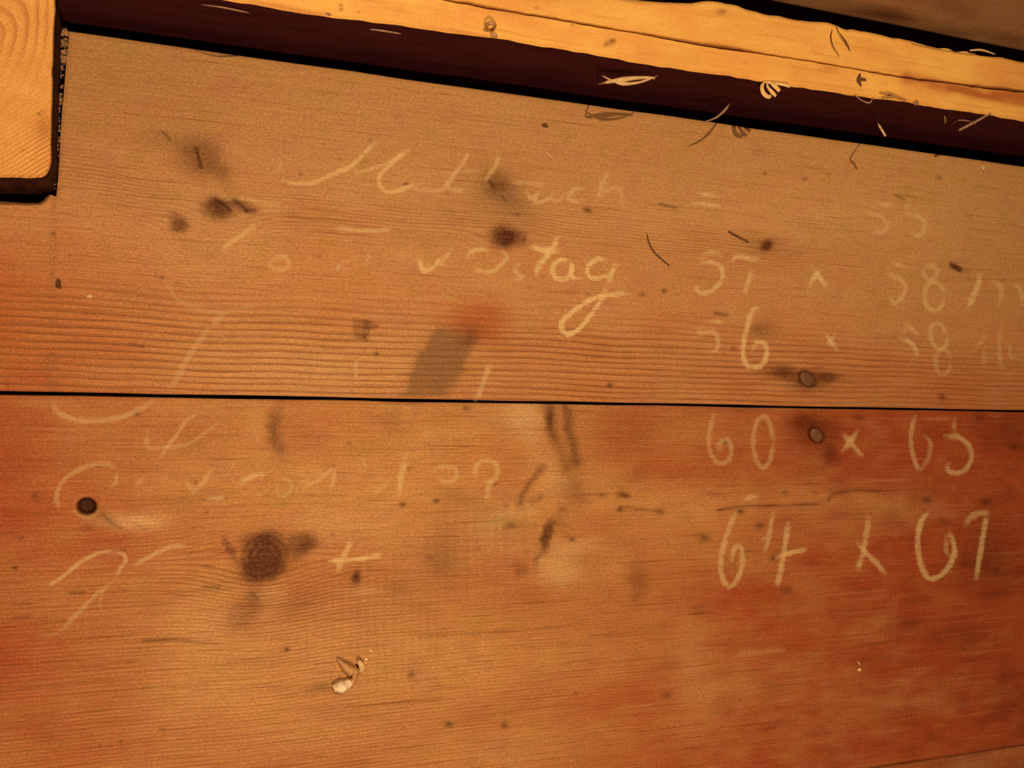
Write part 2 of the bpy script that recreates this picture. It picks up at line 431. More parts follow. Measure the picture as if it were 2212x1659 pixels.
def feat_lower(u, v, X, Y):
    n1 = VN(X, Y, 0.012, 0.006, 21); n2 = VN(X, Y, 0.05, 0.025, 22); n3 = VN(X, Y, 0.004, 0.003, 23); n4 = VN(X, Y, 0.0028, 0.05, 24)
    uu, vv = u + (n3 - 0.5) * 7 + (n1 - 0.5) * 14, v + (n3 - 0.5) * 6 + (n1 - 0.5) * 9
    big = G(uu, vv, 568, 1205, 60, 50, -55, 5)
    ring = 0.5 + 0.5 * np.sin(np.sqrt(((u - 572) / 1.0) ** 2 + ((v - 1203) * 1.05) ** 2) / 2.6 + 3 * n1)
    knot = big * (0.84 + 0.22 * ring) + 0.35 * G(uu, vv, 556, 1236, 34, 22, -20)
    knot += 0.60 * G(uu, vv, 655, 1170, 34, 17, -18, 3) + 0.45 * G(uu, vv, 640, 1195, 46, 16, -30) + 0.55 * G(uu, vv, 498, 1188, 9, 28, -22, 3) + 0.3 * G(uu, vv, 590, 1160, 60, 16)
    knot += 0.42 * G(uu, vv, 525, 1330, 45, 30, -35) + 0.3 * G(uu, vv, 547, 1290, 18, 30, 15) + 0.24 * G(uu, vv, 640, 1310, 60, 28, -20)
    knot += 0.85 * G(uu, vv, 768, 1243, 10, 15, 12, 3) + 0.3 * G(uu, vv, 760, 1256, 14, 16)
    knot += 0.85 * G(uu, vv, 1184, 1160, 13, 31, 22, 4) + 0.4 * G(uu, vv, 1205, 1128, 20, 16) + 0.40 * G(uu, vv, 1162, 1205, 9, 22, 24)
    knot += 0.50 * G(uu, vv, 1190, 905, 12, 46, -12, 3) + 0.62 * SEG((u + uu) / 2, (v + vv) / 2, [(1222, 878), (1232, 940), (1246, 1000)], 13) + 0.36 * SEG((u + uu) / 2, (v + vv) / 2, [(1180, 876), (1196, 940), (1225, 1010)], 12)  # dark slanting streaks below the joint, tinted with the knot colour
    knot += 0.34 * G(uu, vv, 1240, 1050, 22, 40, -15)
    knot += 0.55 * SEG((u + uu) / 2, (v + vv) / 2, [(1172, 1010), (1146, 1046), (1122, 1088)], 8) + 0.38 * SEG(uu, vv, [(1145, 1085), (1172, 1074)], 6)
    knot += 0.46 * G(uu, vv, 594, 925, 16, 58, 3, 3) + 0.22 * G(uu, vv, 605, 960, 14, 40) + 0.2 * G(uu, vv, 845, 920, 30, 26)  # soft dark streaks across the grain, in the same tint
    knot += 0.5 * G(uu, vv, 1760, 932, 62, 42, 10, 3) + 0.6 * G(uu, vv, 1795, 985, 22, 24, 0, 3) + 0.35 * G(uu, vv, 1725, 910, 34, 22)
    knot += 0.42 * G(uu, vv, 1120, 1230, 16, 14) + 0.33 * G(uu, vv, 1375, 1240, 22, 32) + 0.3 * G(uu, vv, 1370, 1280, 18, 30)
    knot += 0.5 * G(uu, vv, 82, 1074, 9, 10) + 0.30 * G(uu, vv, 395, 1077, 50, 11, -6) + 0.16 * G(uu, vv, 530, 1440, 60, 26)
    knot += 0.45 * G(uu, vv, 2135, 1205, 60, 90) + 0.45 * G(uu, vv, 2180, 935, 60, 40) + 0.40 * G(uu, vv, 2080, 1370, 70, 30) + 0.25 * G(uu, vv, 1960, 1350, 40, 24)
    knot += 0.22 * G(uu, vv, 2200, 1510, 50, 60) + 0.15 * G(uu, vv, 1550, 880, 200, 10)
    stain_shade = 0.25 * G(u, v, 960, 1190, 40, 60) + 0.28 * G(u, v, 860, 1272, 40, 26) + 0.22 * G(u, v, 960, 1225, 34, 24) + 0.16 * G(u, v, 1080, 1130, 70, 30)
    stain_shade += 0.35 * G(u, v, 238, 1128, 14, 22, -50) + 0.26 * G(u, v, 205, 1110, 26, 20) + 0.18 * G(u, v, 1000, 1080, 80, 22) + 0.12 * G(u, v, 1232, 1060, 40, 40)
    stain_shade += 0.5 * G(uu, vv, 700, 1488, 34, 11, -4) + 0.26 * G(uu, vv, 930, 1372, 26, 7)  # left of the husk: its cast shadow painted into the board colour
    # planer chatter: faint bands across the grain
    band = (0.5 + 0.5 * np.sin(u / 3.0 + 1.5 * n1)) * G(u, v, 790, 1360, 180, 190, 0, 4)
    band2 = (0.5 + 0.5 * np.sin(u / 3.4 + 1.5 * n1)) * G(u, v, 1030, 1180, 170, 110, 0, 4)
    stain_shade += 0.12 * band + 0.10 * band2 + 0.05 * n4 * CL((1600 - u) / 400)
    side = CL((u - 1180) / 1000)
    red = 0.40 + 0.70 * side ** 0.8 + 0.33 * CL((380 - u) / 330) + 0.5 * (n2 - 0.5) + 0.3 * (n1 - 0.5) * side
    red += 0.32 * G(u, v, 1345, 935, 85, 75, 0, 3) + 0.25 * G(u, v, 420, 940, 180, 50) - 0.30 * G(u, v, 820, 1040, 330, 140) - 0.25 * G(u, v, 1470, 1130, 130, 90) - 0.30 * G(u, v, 750, 1400, 350, 130)
    red -= 0.38 * G(u, v, 1600, 1085, 480, 48, 1) + 0.12 * G(u, v, 1650, 1160, 380, 60)
    red += 0.22 * G(u, v, 1150, 1300, 130, 60) - 0.22 * G(u, v, 1500, 1470, 60, 120) - 0.12 * G(u, v, 1000, 1420, 120, 60)
    pale = 0.50 * G(uu, vv, 275, 1128, 62, 22, 8, 3) + 0.30 * G(uu, vv, 330, 1120, 40, 18) + 0.26 * G(uu, vv, 720, 1130, 120, 40) + 0.45 * G(uu, vv, 1205, 1225, 46, 46, -30, 3) + 0.3 * G(uu, vv, 1250, 1180, 40, 16)
    pale += 0.42 * G(uu, vv, 1140, 905, 42, 56, -25, 3) + 0.36 * G(uu, vv, 1190, 1030, 34, 60, -28) + 0.22 * G(uu, vv, 555, 915, 26, 46) + 0.3 * G(uu, vv, 1110, 900, 60, 30)
    pale += 0.34 * SEG(uu, vv, [(1050, 1140), (1100, 1110), (1140, 1100)], 18) + 0.22 * G(u, v, 440, 1350, 90, 70) + 0.30 * G(u, v, 790, 1280, 40, 14) + 0.24 * G(u, v, 590, 1285, 30, 30)  # broad left and small middle spots: glossy glints painted into the colour
    pale += 0.16 * G(u, v, 700, 1380, 200, 100) + 0.20 * G(u, v, 200, 1125, 26, 10) + 0.10 * G(u, v, 600, 1560, 420, 120) + 0.16 * G(uu, vv, 1500, 1470, 36, 110) + 0.2 * SEG(u, v, [(1600, 1412), (1690, 1404)], 6)
    pale += 0.25 * G(uu, vv, 1625, 1078, 16, 9) + 0.10 * G(uu, vv, 1000, 1180, 260, 60) + 0.16 * G(u, v, 100, 870, 60, 10) + 0.12 * G(u, v, 1300, 880, 700, 7)
    pale = pale * 1.25
    mark = 0.75 * SEG(u, v, [(1552, 1102), (1600, 1094), (1680, 1092), (1765, 1089)], 2.6) * (0.4 + n1) + 0.4 * SEG(u, v, [(1790, 1080), (1800, 1066), (1855, 1058), (1900, 1062)], 4)
    mark += 0.4 * SEG(u, v, [(310, 1384), (380, 1382), (470, 1392)], 4) * (0.3 + n1) + 0.55 * SEG(u, v, [(150, 1281), (180, 1280)], 3.4) + 0.4 * SEG(u, v, [(30, 1306), (65, 1304)], 3) + 0.4 * SEG(u, v, [(28, 1335), (62, 1334)], 3)
    mark += 0.5 * SEG(u, v, [(440, 1268), (475, 1268)], 3.4) + 0.4 * SEG(u, v, [(1340, 1094), (1420, 1104)], 2.6) + 0.45 * SEG(u, v, [(436, 1080), (458, 1079), (490, 1075)], 2.4) + 0.4 * SEG(u, v, [(222, 1112), (240, 1130), (262, 1142)], 3)
    mark += 0.35 * SEG(u, v, [(290, 1130), (312, 1146), (320, 1140)], 2.6) + 0.5 * SEG(u, v, [(545, 1282), (558, 1296)], 3.5) + 0.3 * SEG(u, v, [(950, 1372), (1200, 1356), (1260, 1345)], 2.5) * n1 * 1.5
    mark += 0.5 * SEG(u, v, [(1155, 1210), (1185, 1192)], 2) * 0.6
    for a, b, r, s in ((870, 1090, 6, .75), (943, 1082, 5, .75), (1343, 1068, 8, .65), (1355, 1072, 6, .6), (1340, 1101, 6, .75), (1428, 1105, 8, .6), (1215, 1100, 9, .4), (1103, 1134, 8, .5),
                       (32, 1227, 5, .8), (620, 1403, 5, .85), (970, 1565, 7, .7), (1090, 1567, 7, .6), (888, 1458, 7, .6), (930, 1205, 6, .4), (1236, 1166, 5, .7), (1300, 1069, 6, .5),
                       (295, 894, 7, .6), (1008, 882, 7, .55), (1568, 954, 6, .6), (1642, 1136, 8, .6), (1522, 1162, 10, .55), (1672, 1206, 7, .6), (2003, 1080, 9, .6), (2130, 1085, 8, .55),
                       (1600, 1105, 6, .7), (1696, 1064, 6, .5), (1760, 1064, 5, .4), (2040, 1128, 10, .4), (1700, 1275, 11, .45), (1440, 1502, 10, .45), (1510, 1320, 12, .3), (2192, 966, 9, .5),
                       (1855, 902, 10, .45), (2115, 901, 12, .4), (720, 1155, 4, .45), (422, 1042, 3, .7), (446, 1108, 3, .6), (1070, 1045, 4, .7), (885, 1012, 4, .5), (755, 958, 4, .45),
                       (1245, 1497, 5, .4), (1035, 1185, 5, .35), (1095, 1092, 5, .4), (45, 1162, 6, .4), (215, 1610, 4, .4), (262, 1602, 4, .5), (350, 1577, 6, .3), (268, 1188, 5, .4), (720, 1005, 3, .4)):
        mark = mark + s * G(u, v, a, b, r * 1.3, r * 0.9)
    # knot hole, dark inside with a pale worn rim
    dh = np.sqrt(((u - 187) / 20) ** 2 + ((v - 1094) / 17) ** 2)
    hole = 1 / (1 + np.exp((dh - 1.0) / 0.06))
    pale += 0.5 * np.exp(-((dh - 1.35) / 0.22) ** 2) * (v > 1100)
    knot += 0.4 * G(uu, vv, 184, 1136, 14, 9)
    gstr = 0.17 + 0.24 * CL((v - 1120) / 300) * CL((1500 - u) / 700) + 0.40 * G(u, v, 470, 1240, 150, 60) + 0.28 * G(u, v, 650, 1300, 200, 60) - 0.12 * side
    gstr = np.clip(gstr * (0.65 + 0.7 * n2), 0.05, 0.75)
    mott = VN(X, Y, 0.020, 0.007, 31)
    knot = knot + 0.55 * (0.25 + side) * np.clip(mott - 0.58, 0, 1) + 0.35 * (0.3 + side) * np.clip(VN(X, Y, 0.009, 0.004, 32) - 0.62, 0, 1)
    Yw = Y.copy()
    for c, ax, ay, amp in (((568, 1205), .030, .016, .013), ((1184, 1160), .016, .010, .006), ((187, 1094), .014, .007, .004), ((768, 1243), .008, .004, .002), ((1765, 940), .02, .008, .003)):
        Yw = Yw - knot_warp(Y, X, c, ax, ay, amp)
    Yw = Yw + 0.0015 * (VN(X, Y, 0.12, 0.05, 28) - 0.5) + 0.0005 * (VN(X, Y, 0.02, 0.02, 29) - 0.5)
    phase = (Yw - y_joint) / 0.0019 + 500
    tone = 0.90 + 0.12 * (n2 - 0.5)
    dust = 0.10 * G(u, v, 1700, 1080, 400, 60) + 0.04
    Z = -0.0003 * CL(mark) - 0.0045 * hole - 0.0016 * G(u, v, 1766, 941, 19, 15, 40, 4) + 0.0005 * G(u, v, 568, 1205, 60, 55)
    mark = mark + 0.8 * np.exp(-((np.sqrt(((u - 1765) * .77 + (v - 940) * .64) ** 2 / 18 ** 2 + ((v - 940) * .77 - (u - 1765) * .64) ** 2 / 13 ** 2) - 1) / 0.2) ** 2)
    knot = np.maximum(knot, hole)
    mark = mark + 0.95 * hole
    return dict(phase=phase, gstr=gstr, knot=CL(knot), stain_shade=CL(stain_shade), pale=CL(pale), red=CL(red), dust=CL(dust), tone=tone, mark=CL(mark)), Z


def feat_far(u, v, X, Y):
    n2 = VN(X, Y, 0.05, 0.012, 42)
    phase = Y / 0.0016 + 300 + 0.6 * VN(X, Y, 0.06, 0.02, 44)
    mark = 0.5 * G(u, v, 1880, 30, 90, 7, 6) + 0.4 * G(u, v, 2060, 70, 60, 5, 8)
    pale = 0.6 * G(u, v, 2115, 86, 14, 9) + 0.1 * n2
    knot = 0.45 * (n2 > 0.55) * (n2 - 0.55) * 2 + 0.35
    return dict(phase=phase, gstr=0.5 + 0 * u, knot=CL(knot), stain_shade=0.25 + 0 * u, pale=CL(pale), red=0.45 + 0.5 * (n2 - .5), dust=0.25 + 0 * u, tone=1 + 0 * u, mark=CL(mark)), 0 * u


def feat_corner(u, v, X, Y):
    n2 = VN(X, Y, 0.04, 0.012, 52)
    phase = Y / 0.0022 + 300 + 0.6 * VN(X, Y, 0.06, 0.02, 54)
    pale = 0.30 * G(u, v, 2090, 1655, 40, 20) + 0.05
    return dict(phase=phase, gstr=0.3 + 0 * u, knot=CL(0.25 * n2), stain_shade=0 * u, pale=CL(pale), red=CL(0.95 + 0.3 * (n2 - .5)), dust=0.12 + 0 * u, tone=0.92 + 0 * u, mark=0 * u), 0 * u


# ------------------------------------------------------------------ materials
HONEY, BROWN = (0.62, 0.39, 0.215), (0.39, 0.080, 0.034)
m_up = plank_material('old_pine_upper', HONEY, (0.47, 0.168, 0.072), (0.47, 0.315, 0.155), (0.21, 0.080, 0.036), 1.7, 0.12, 0.58, (0.26, 0.62))
m_low = plank_material('old_pine_lower', (0.68, 0.395, 0.178), BROWN, (0.46, 0.33, 0.19), (0.21, 0.072, 0.030), 4.3, 0.13, 0.50, (0.42, 0.80))
m_far = plank_material('old_pine_far', HONEY, BROWN, (0.42, 0.30, 0.19), (0.20, 0.09, 0.045), 7.9, 0.2, 0.6)
m_dark = plain('dark_gap_shade', (0.006, 0.004, 0.004), (0.012, 0.007, 0.006), (120, 120, 120), 0.9, 0.1)  # near-black slab: the shade in the gaps is put into its colour
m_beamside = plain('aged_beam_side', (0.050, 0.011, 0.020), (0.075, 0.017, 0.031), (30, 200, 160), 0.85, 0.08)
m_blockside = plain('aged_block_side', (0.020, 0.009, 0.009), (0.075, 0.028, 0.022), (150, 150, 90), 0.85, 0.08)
m_nail = plain('grey_iron', (0.150, 0.080, 0.058), (0.215, 0.120, 0.088), (700, 700, 700), 0.55, 0.35)
m_straw = plain('pale_straw', (0.62, 0.47, 0.30), (0.78, 0.62, 0.40), (400, 400, 400), 0.6, 0.3)
m_shaving = plain('wood_shaving', (0.80, 0.62, 0.30), (0.92, 0.76, 0.42), (500, 500, 500), 0.55, 0.3)
m_greystraw = plain('dusty_fibre', (0.27, 0.19, 0.15), (0.42, 0.31, 0.25), (400, 400, 400), 0.7, 0.2)
m_hair = plain('dark_fibre', (0.10, 0.05, 0.03), (0.18, 0.09, 0.05), (400, 400, 400), 0.6, 0.3)
m_husk = plain('dry_husk', (0.42, 0.25, 0.13), (0.60, 0.38, 0.21), (500, 500, 500), 0.6, 0.3)
m_white = plain('chalky_white', (0.80, 0.72, 0.62), (0.95, 0.90, 0.82), (900, 900, 900), 0.45, 0.4, 0.6)
m_crumb = plain('sawdust_crumb', (0.20, 0.11, 0.07), (0.50, 0.32, 0.21), (900, 900, 900), 0.8, 0.15)


def chalk_material():
    t = NT('yellowed_chalk')
    a = t.attr('cover')
    grain = t.noise((90, 1500, 1), 3, 0.7)
    dab = t.noise((260, 300, 1), 3, 0.65, (3, 5, 0))
    f = t.math('ADD', a, t.math('MULTIPLY', t.math('SUBTRACT', grain, 0.5), 1.9))
    f = t.math('ADD', f, t.math('MULTIPLY', t.math('SUBTRACT', dab, 0.5), 1.3))
    f = t.math('MULTIPLY', t.rng(f, 0.10, 1.15), t.attr('power'), clamp=True)
    f = t.math('MULTIPLY', f, t.rng(a, 0.0, 0.35))
    b = t.n('ShaderNodeBsdfDiffuse')
    b.inputs['Color'].default_value = (0.97, 0.82, 0.52, 1)
    tr = t.n('ShaderNodeBsdfTransparent')
    mx = t.n('ShaderNodeMixShader')
    t.put(mx.inputs[0], f)
    t.t.links.new(tr.outputs[0], mx.inputs[1])
    t.t.links.new(b.outputs[0], mx.inputs[2])
    t.t.links.new(mx.outputs[0], t.out.inputs[0])
    return t.m


m_chalk = chalk_material()


def beam_top_material():
    t = NT('fresh_sawn_pine')
    st = t.noise((14, 420, 1), 4, 0.6)
    bl = t.noise((25, 60, 1), 3, 0.55, (4, 2, 0))
    sp = t.noise((1300, 1500, 1), 2, 0.8)
    bl2 = t.noise((120, 200, 1), 3, 0.6, (1, 7, 0))
    col = t.mix(t.rng(bl, 0.3, 0.7), (0.96, 0.65, 0.21), (0.88, 0.50, 0.17))
    col = t.mix(t.rng(bl2, 0.52, 0.78, 0, 0.45), col, (0.74, 0.36, 0.13))
    col = t.mix(t.rng(st, 0.53, 0.78, 0, 0.55), col, (0.52, 0.22, 0.07))
    col = t.mix(t.attr('red'), col, (0.50, 0.19, 0.065))
    col = t.mix(t.attr('mark'), col, (0.16, 0.055, 0.02))
    vv = t.n('ShaderNodeCombineColor')
    v = t.rng(sp, 0.25, 0.75, 0.80, 1.20)
    for i in range(3):
        t.put(vv.inputs[i], v)
    col = t.mix(1.0, col, vv.outputs[0], 'MULTIPLY')
    return t.finish(col, 0.6, 0.25, st, 0.2, 0.0004)


def end_grain_material():
    t = NT('sawn_end_grain')
    fr = t.math('FRACT', t.math('ADD', t.attr('phase'), t.math('MULTIPLY', t.noise((60, 60, 1), 2), 0.8)))
    line = t.math('MULTIPLY', t.rng(fr, 0.35, 0.88), t.rng(fr, 1.0, 0.92))
    fs = t.math('FRACT', t.math('ADD', t.attr('saw'), t.math('MULTIPLY', t.noise((90, 90, 1), 2), 0.7)))
    saw = t.math('MULTIPLY', t.rng(fs, 0.40, 0.85), t.rng(fs, 1.0, 0.9))
    bl = t.noise((40, 60, 1), 3, 0.6)
    sp = t.noise((1100, 1300, 1), 2, 0.8)
    col = t.mix(t.rng(bl, 0.3, 0.7), (0.80, 0.50, 0.195), (0.71, 0.39, 0.14))
    col = t.mix(t.math('MULTIPLY', line, t.attr('gstr')), col, (0.52, 0.23, 0.09))
    col = t.mix(t.math('MULTIPLY', saw, t.attr('sawstr')), col, (0.54, 0.25, 0.085))
    col = t.mix(t.attr('mark'), col, (0.20, 0.08, 0.03))
    vv = t.n('ShaderNodeCombineColor')
    v = t.rng(sp, 0.25, 0.75, 0.80, 1.20)
    for i in range(3):
        t.put(vv.inputs[i], v)
    col = t.mix(1.0, col, vv.outputs[0], 'MULTIPLY')
    return t.finish(col, 0.65, 0.2, t.math('SUBTRACT', 1.0, saw), 0.25, 0.0004)


m_beamtop = beam_top_material()
m_end = end_grain_material()

# ------------------------------------------------------------------ the setting: floor of planks over a dark void
fx0, fx1 = XS[0] - 0.02, XS[-1] + 0.02
y_bot, y_top = y_low - 0.22, y_gap_far + 0.26
zt, zb = -TH, -TH - 0.03
fv = [(fx0, y_bot - .02, zb), (fx1, y_bot - .02, zb), (fx1, y_top + .02, zb), (fx0, y_top + .02, zb),
      (fx0, y_bot - .02, zt), (fx1, y_bot - .02, zt), (fx1, y_top + .02, zt), (fx0, y_top + .02, zt)]
ff = [(3, 2, 1, 0), (4, 5, 6, 7), (0, 1, 5, 4), (1, 2, 6, 5), (2, 3, 7, 6), (3, 0, 4, 7)]
floor = link('floor', mesh_of('floor', fv, ff, [m_dark], smooth=False))
floor['kind'] = 'structure'
floor['label'] = 'old pine board floor with chalk notes, seen close up'

DY = 0.00075
ea, eb = P(150, 66.5), P(2212, 359)
y_edge = ea[1] + (XS - ea[0]) * (eb[1] - ea[1]) / (eb[0] - ea[0])
cut = np.array([P(x, y)[:2] for x, y in [(100, 700), (121.5, 423), (125, 380), (128, 330), (134, 240), (140, 160), (145, 110), (149, 66), (158, -60)]])
cutb = np.array([P(x, y)[:2] for x, y in [(-500, 425), (0, 433.5), (50, 437), (82, 437.5), (93, 432), (99, 424), (107, 419), (113, 421), (121.5, 424)]])
jw = np.interp(XS, [P(0, 850)[0], P(2212, 888)[0]], [0.00085, 0.00055])
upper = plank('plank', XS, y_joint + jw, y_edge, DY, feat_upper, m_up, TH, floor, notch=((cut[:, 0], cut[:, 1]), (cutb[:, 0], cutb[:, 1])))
upper['label'] = 'dusty honey-brown pine plank with chalk notes running beside the beam'
lower = plank('plank', XS, y_low + 0.0002, y_joint - jw, DY, feat_lower, m_low, TH, floor)
lower['label'] = 'reddish pine plank with the big round knot below the dark joint'
XC = XS[::3]
far = plank('plank', XC, y_gap_far, y_top, 0.0016, feat_far, m_far, TH, floor)
far['label'] = 'dark weathered plank on the far side of the beam'
corner = plank('plank', XC, y_bot, y_low - 0.0002, 0.0025, feat_corner, m_low, TH, floor)
corner['label'] = 'plank showing only its corner beyond the lowest joint'


# ------------------------------------------------------------------ nails (dished heads, sunk in the planks)
def nail(parent, px, py, rx, ry, deg, label):
    c = P(px, py)
    k = np.linalg.norm(P(px + 1, py) - c)
    prof = [(0.0, -0.0006), (0.45, -0.00055), (0.85, -0.0007), (1.0, -0.0010), (1.0, -0.0019), (0.3, -0.0022), (0.22, -0.020), (0.0, -0.0235)]
    n = 16
    V, Fc = [], []
    a0 = math.radians(-deg)
    for r, z in prof:
        for i in range(n):
            a = 2 * math.pi * i / n
            x, y = r * rx * k * math.cos(a) * (1 + 0.05 * math.sin(3 * a)), r * ry * k * math.sin(a)
            V.append((c[0] + x * math.cos(a0) - y * math.sin(a0), c[1] + x * math.sin(a0) + y * math.cos(a0), z))
    for j in range(len(prof) - 1):
        for i in range(n):
            Fc.append((j * n + i, (j + 1) * n + i, (j + 1) * n + (i + 1) % n, j * n + (i + 1) % n))
    o = link('nail', mesh_of('nail', V, Fc, [m_nail]), parent)
    o['label'] = label
    return o


nail(upper, 1745, 819, 15, 10.5, 40, 'grey iron nail head in a dark stained patch on the upper plank')
nail(lower, 1766, 940, 15, 10.5, 42, 'grey iron nail head in the reddish plank under the joint')


# ------------------------------------------------------------------ chalk writing
def smooth_line(pts, step):
    p = [np.array(q, float) for q in pts]
    if len(p) == 2:
        n = max(2, int(np.linalg.norm(p[1] - p[0]) / step))
        return [p[0] + (p[1] - p[0]) * i / n for i in range(n + 1)]
    ext = [2 * p[0] - p[1]] + p + [2 * p[-1] - p[-2]]
    out = []
    for i in range(1, len(ext) - 2):
        a, b, c, d = ext[i - 1:i + 3]
        n = max(2, int(np.linalg.norm(c - b) / step))
        for j in range(n):
            t = j / n
            out.append(0.5 * (2 * b + (c - a) * t + (2 * a - 5 * b + 4 * c - d) * t * t + (3 * b - a - 3 * c + d) * t ** 3))
    out.append(p[-1])
    return out


def chalk(parent, label, strokes, width=12.0, strength=0.8):
    """flat chalk strokes lying on the board; strokes: list of point lists or (points, width factor, strength factor)"""
    V, Fc, cov, pw = [], [], [], []
    for qi, q in enumerate(strokes):
        pts, wf, sf = (q if isinstance(q, tuple) else (q, 1.0, 1.0))
        L = smooth_line(pts, 9.0)
        n = len(L)
        for i, c in enumerate(L):
            t = L[min(i + 1, n - 1)] - L[max(i - 1, 0)]
            t = t / (np.linalg.norm(t) + 1e-9)
            nn = np.array([-t[1], t[0]])
            w = 0.95 * width * wf * (0.85 + 0.3 * random.random())
            end = min(1.0, 0.35 + 0.65 * min(i, n - 1 - i) / 2.0)
            for s, a in ((-1.0, 0.0), (-0.38, 0.85), (0.0, 1.0), (0.38, 0.85), (1.0, 0.0)):
                g = P(*(c + nn * s * w * 0.75))
                V.append((g[0], g[1], 0.00020 + 0.000035 * qi + 0.0000012 * i)); cov.append(a * end); pw.append(min(1.0, 0.98 * strength * sf))
        b = len(V) - n * 5
        for i in range(n - 1):
            for j in range(4):
                a = b + i * 5 + j
                Fc.append((a, a + 1, a + 6, a + 5))
    me = mesh_of('chalk_writing', V, Fc, [m_chalk])
    me.attributes.new('cover', 'FLOAT', 'POINT').data.foreach_set('value', np.array(cov, dtype=np.float32))
    me.attributes.new('power', 'FLOAT', 'POINT').data.foreach_set('value', np.array(pw, dtype=np.float32))
    o = link('chalk_writing', me, parent)
    o['label'] = label
    return o


def Z(ox, oy, s):
    return lambda *pts: [(ox + x * s, oy + y * s) for x, y in pts]


A = Z(850, 250, .30136); B = Z(1400, 350, .36709); C3 = Z(1400, 850, .36709); D = Z(300, 220, .27125)
E = Z(0, 840, .36166); F = Z(600, 620, .36166); Mz = Z(550, 280, .38427); Dz = Z(320, 440, .31646); Sz = Z(60, 640, .28933); Tz = Z(90, 960, .27125); Uz = Z(60, 1140, .37975)


def ell(cx, cy, rx, ry, a0=0, a1=360, n=12, tilt=0.0):
    out = []
    for i in range(n + 1):
        a = math.radians(a0 + (a1 - a0) * i / n)
        x, y = rx * math.cos(a), ry * math.sin(a)
        out.append((cx + x + tilt * y, cy + y))
    return out


chalk(upper, 'faint chalk word Mittwoch, first line of the notes', [
    (Mz((150, 160), (140, 220), (80, 245)), .8, .5), (Mz((150, 285), (230, 305), (330, 298), (430, 255), (540, 205), (620, 130), (680, 60)), 1, .95),
    (Mz((560, 190), (570, 240), (640, 225), (740, 190), (870, 110)), .9, .75), (Mz((870, 110), (780, 180), (705, 255), (700, 310), (740, 350), (800, 345), (870, 320), (900, 300)), 1, .95),
    (Mz((940, 290), (900, 330), (960, 345), (1060, 335), (1100, 250)), .9, .55), (Mz((1210, 115), (1170, 190), (1110, 270), (1090, 330), (1200, 350)), 1, .7), (Mz((1370, 120), (1360, 190), (1320, 250), (1290, 300)), 1, .7),
    (Mz((1060, 245), (1180, 235), (1290, 230)), .8, .45), (Mz((1440, 300), (1520, 300), (1640, 315)), .9, .65),
    (Mz((1520, 330), (1545, 390), (1590, 360), (1570, 410), (1640, 395), (1680, 350)), 1, .75), (Mz((1680, 350), (1665, 390), (1710, 400), (1740, 360)), .9, .6),
    (Mz((1860, 330), (1790, 340), (1760, 390), (1810, 405), (1870, 395)), 1, .7), (Mz((1990, 210), (1970, 270), (1940, 340), (1915, 410)), 1, .7), (Mz((1930, 380), (2000, 330), (2055, 350), (2060, 420), (2090, 440)), .9, .55)],
    12, .62)
chalk(upper, 'two short chalk dashes, equals sign on the first line', [([(1502, 419), (1530, 421), (1556, 425)], 1, 1), ([(1490, 438), (1525, 441), (1562, 448)], 1, 1)], 10, .62)
chalk(upper, 'faint chalk number 55, end of the first line', [
    (B((1330, 238), (1390, 250), (1460, 252)), 1, 1), (B((1325, 240), (1310, 280)), .9, .7), (B((1250, 295), (1320, 300), (1385, 330), (1405, 375), (1380, 410), (1300, 420)), 1, .8),
    (B((1540, 215), (1520, 260), (1510, 300)), 1, .6), (B((1540, 190), (1620, 185)), .9, .6), (B((1510, 300), (1570, 310), (1620, 345), (1620, 400), (1590, 432), (1530, 415)), 1, .9)], 12, .58)
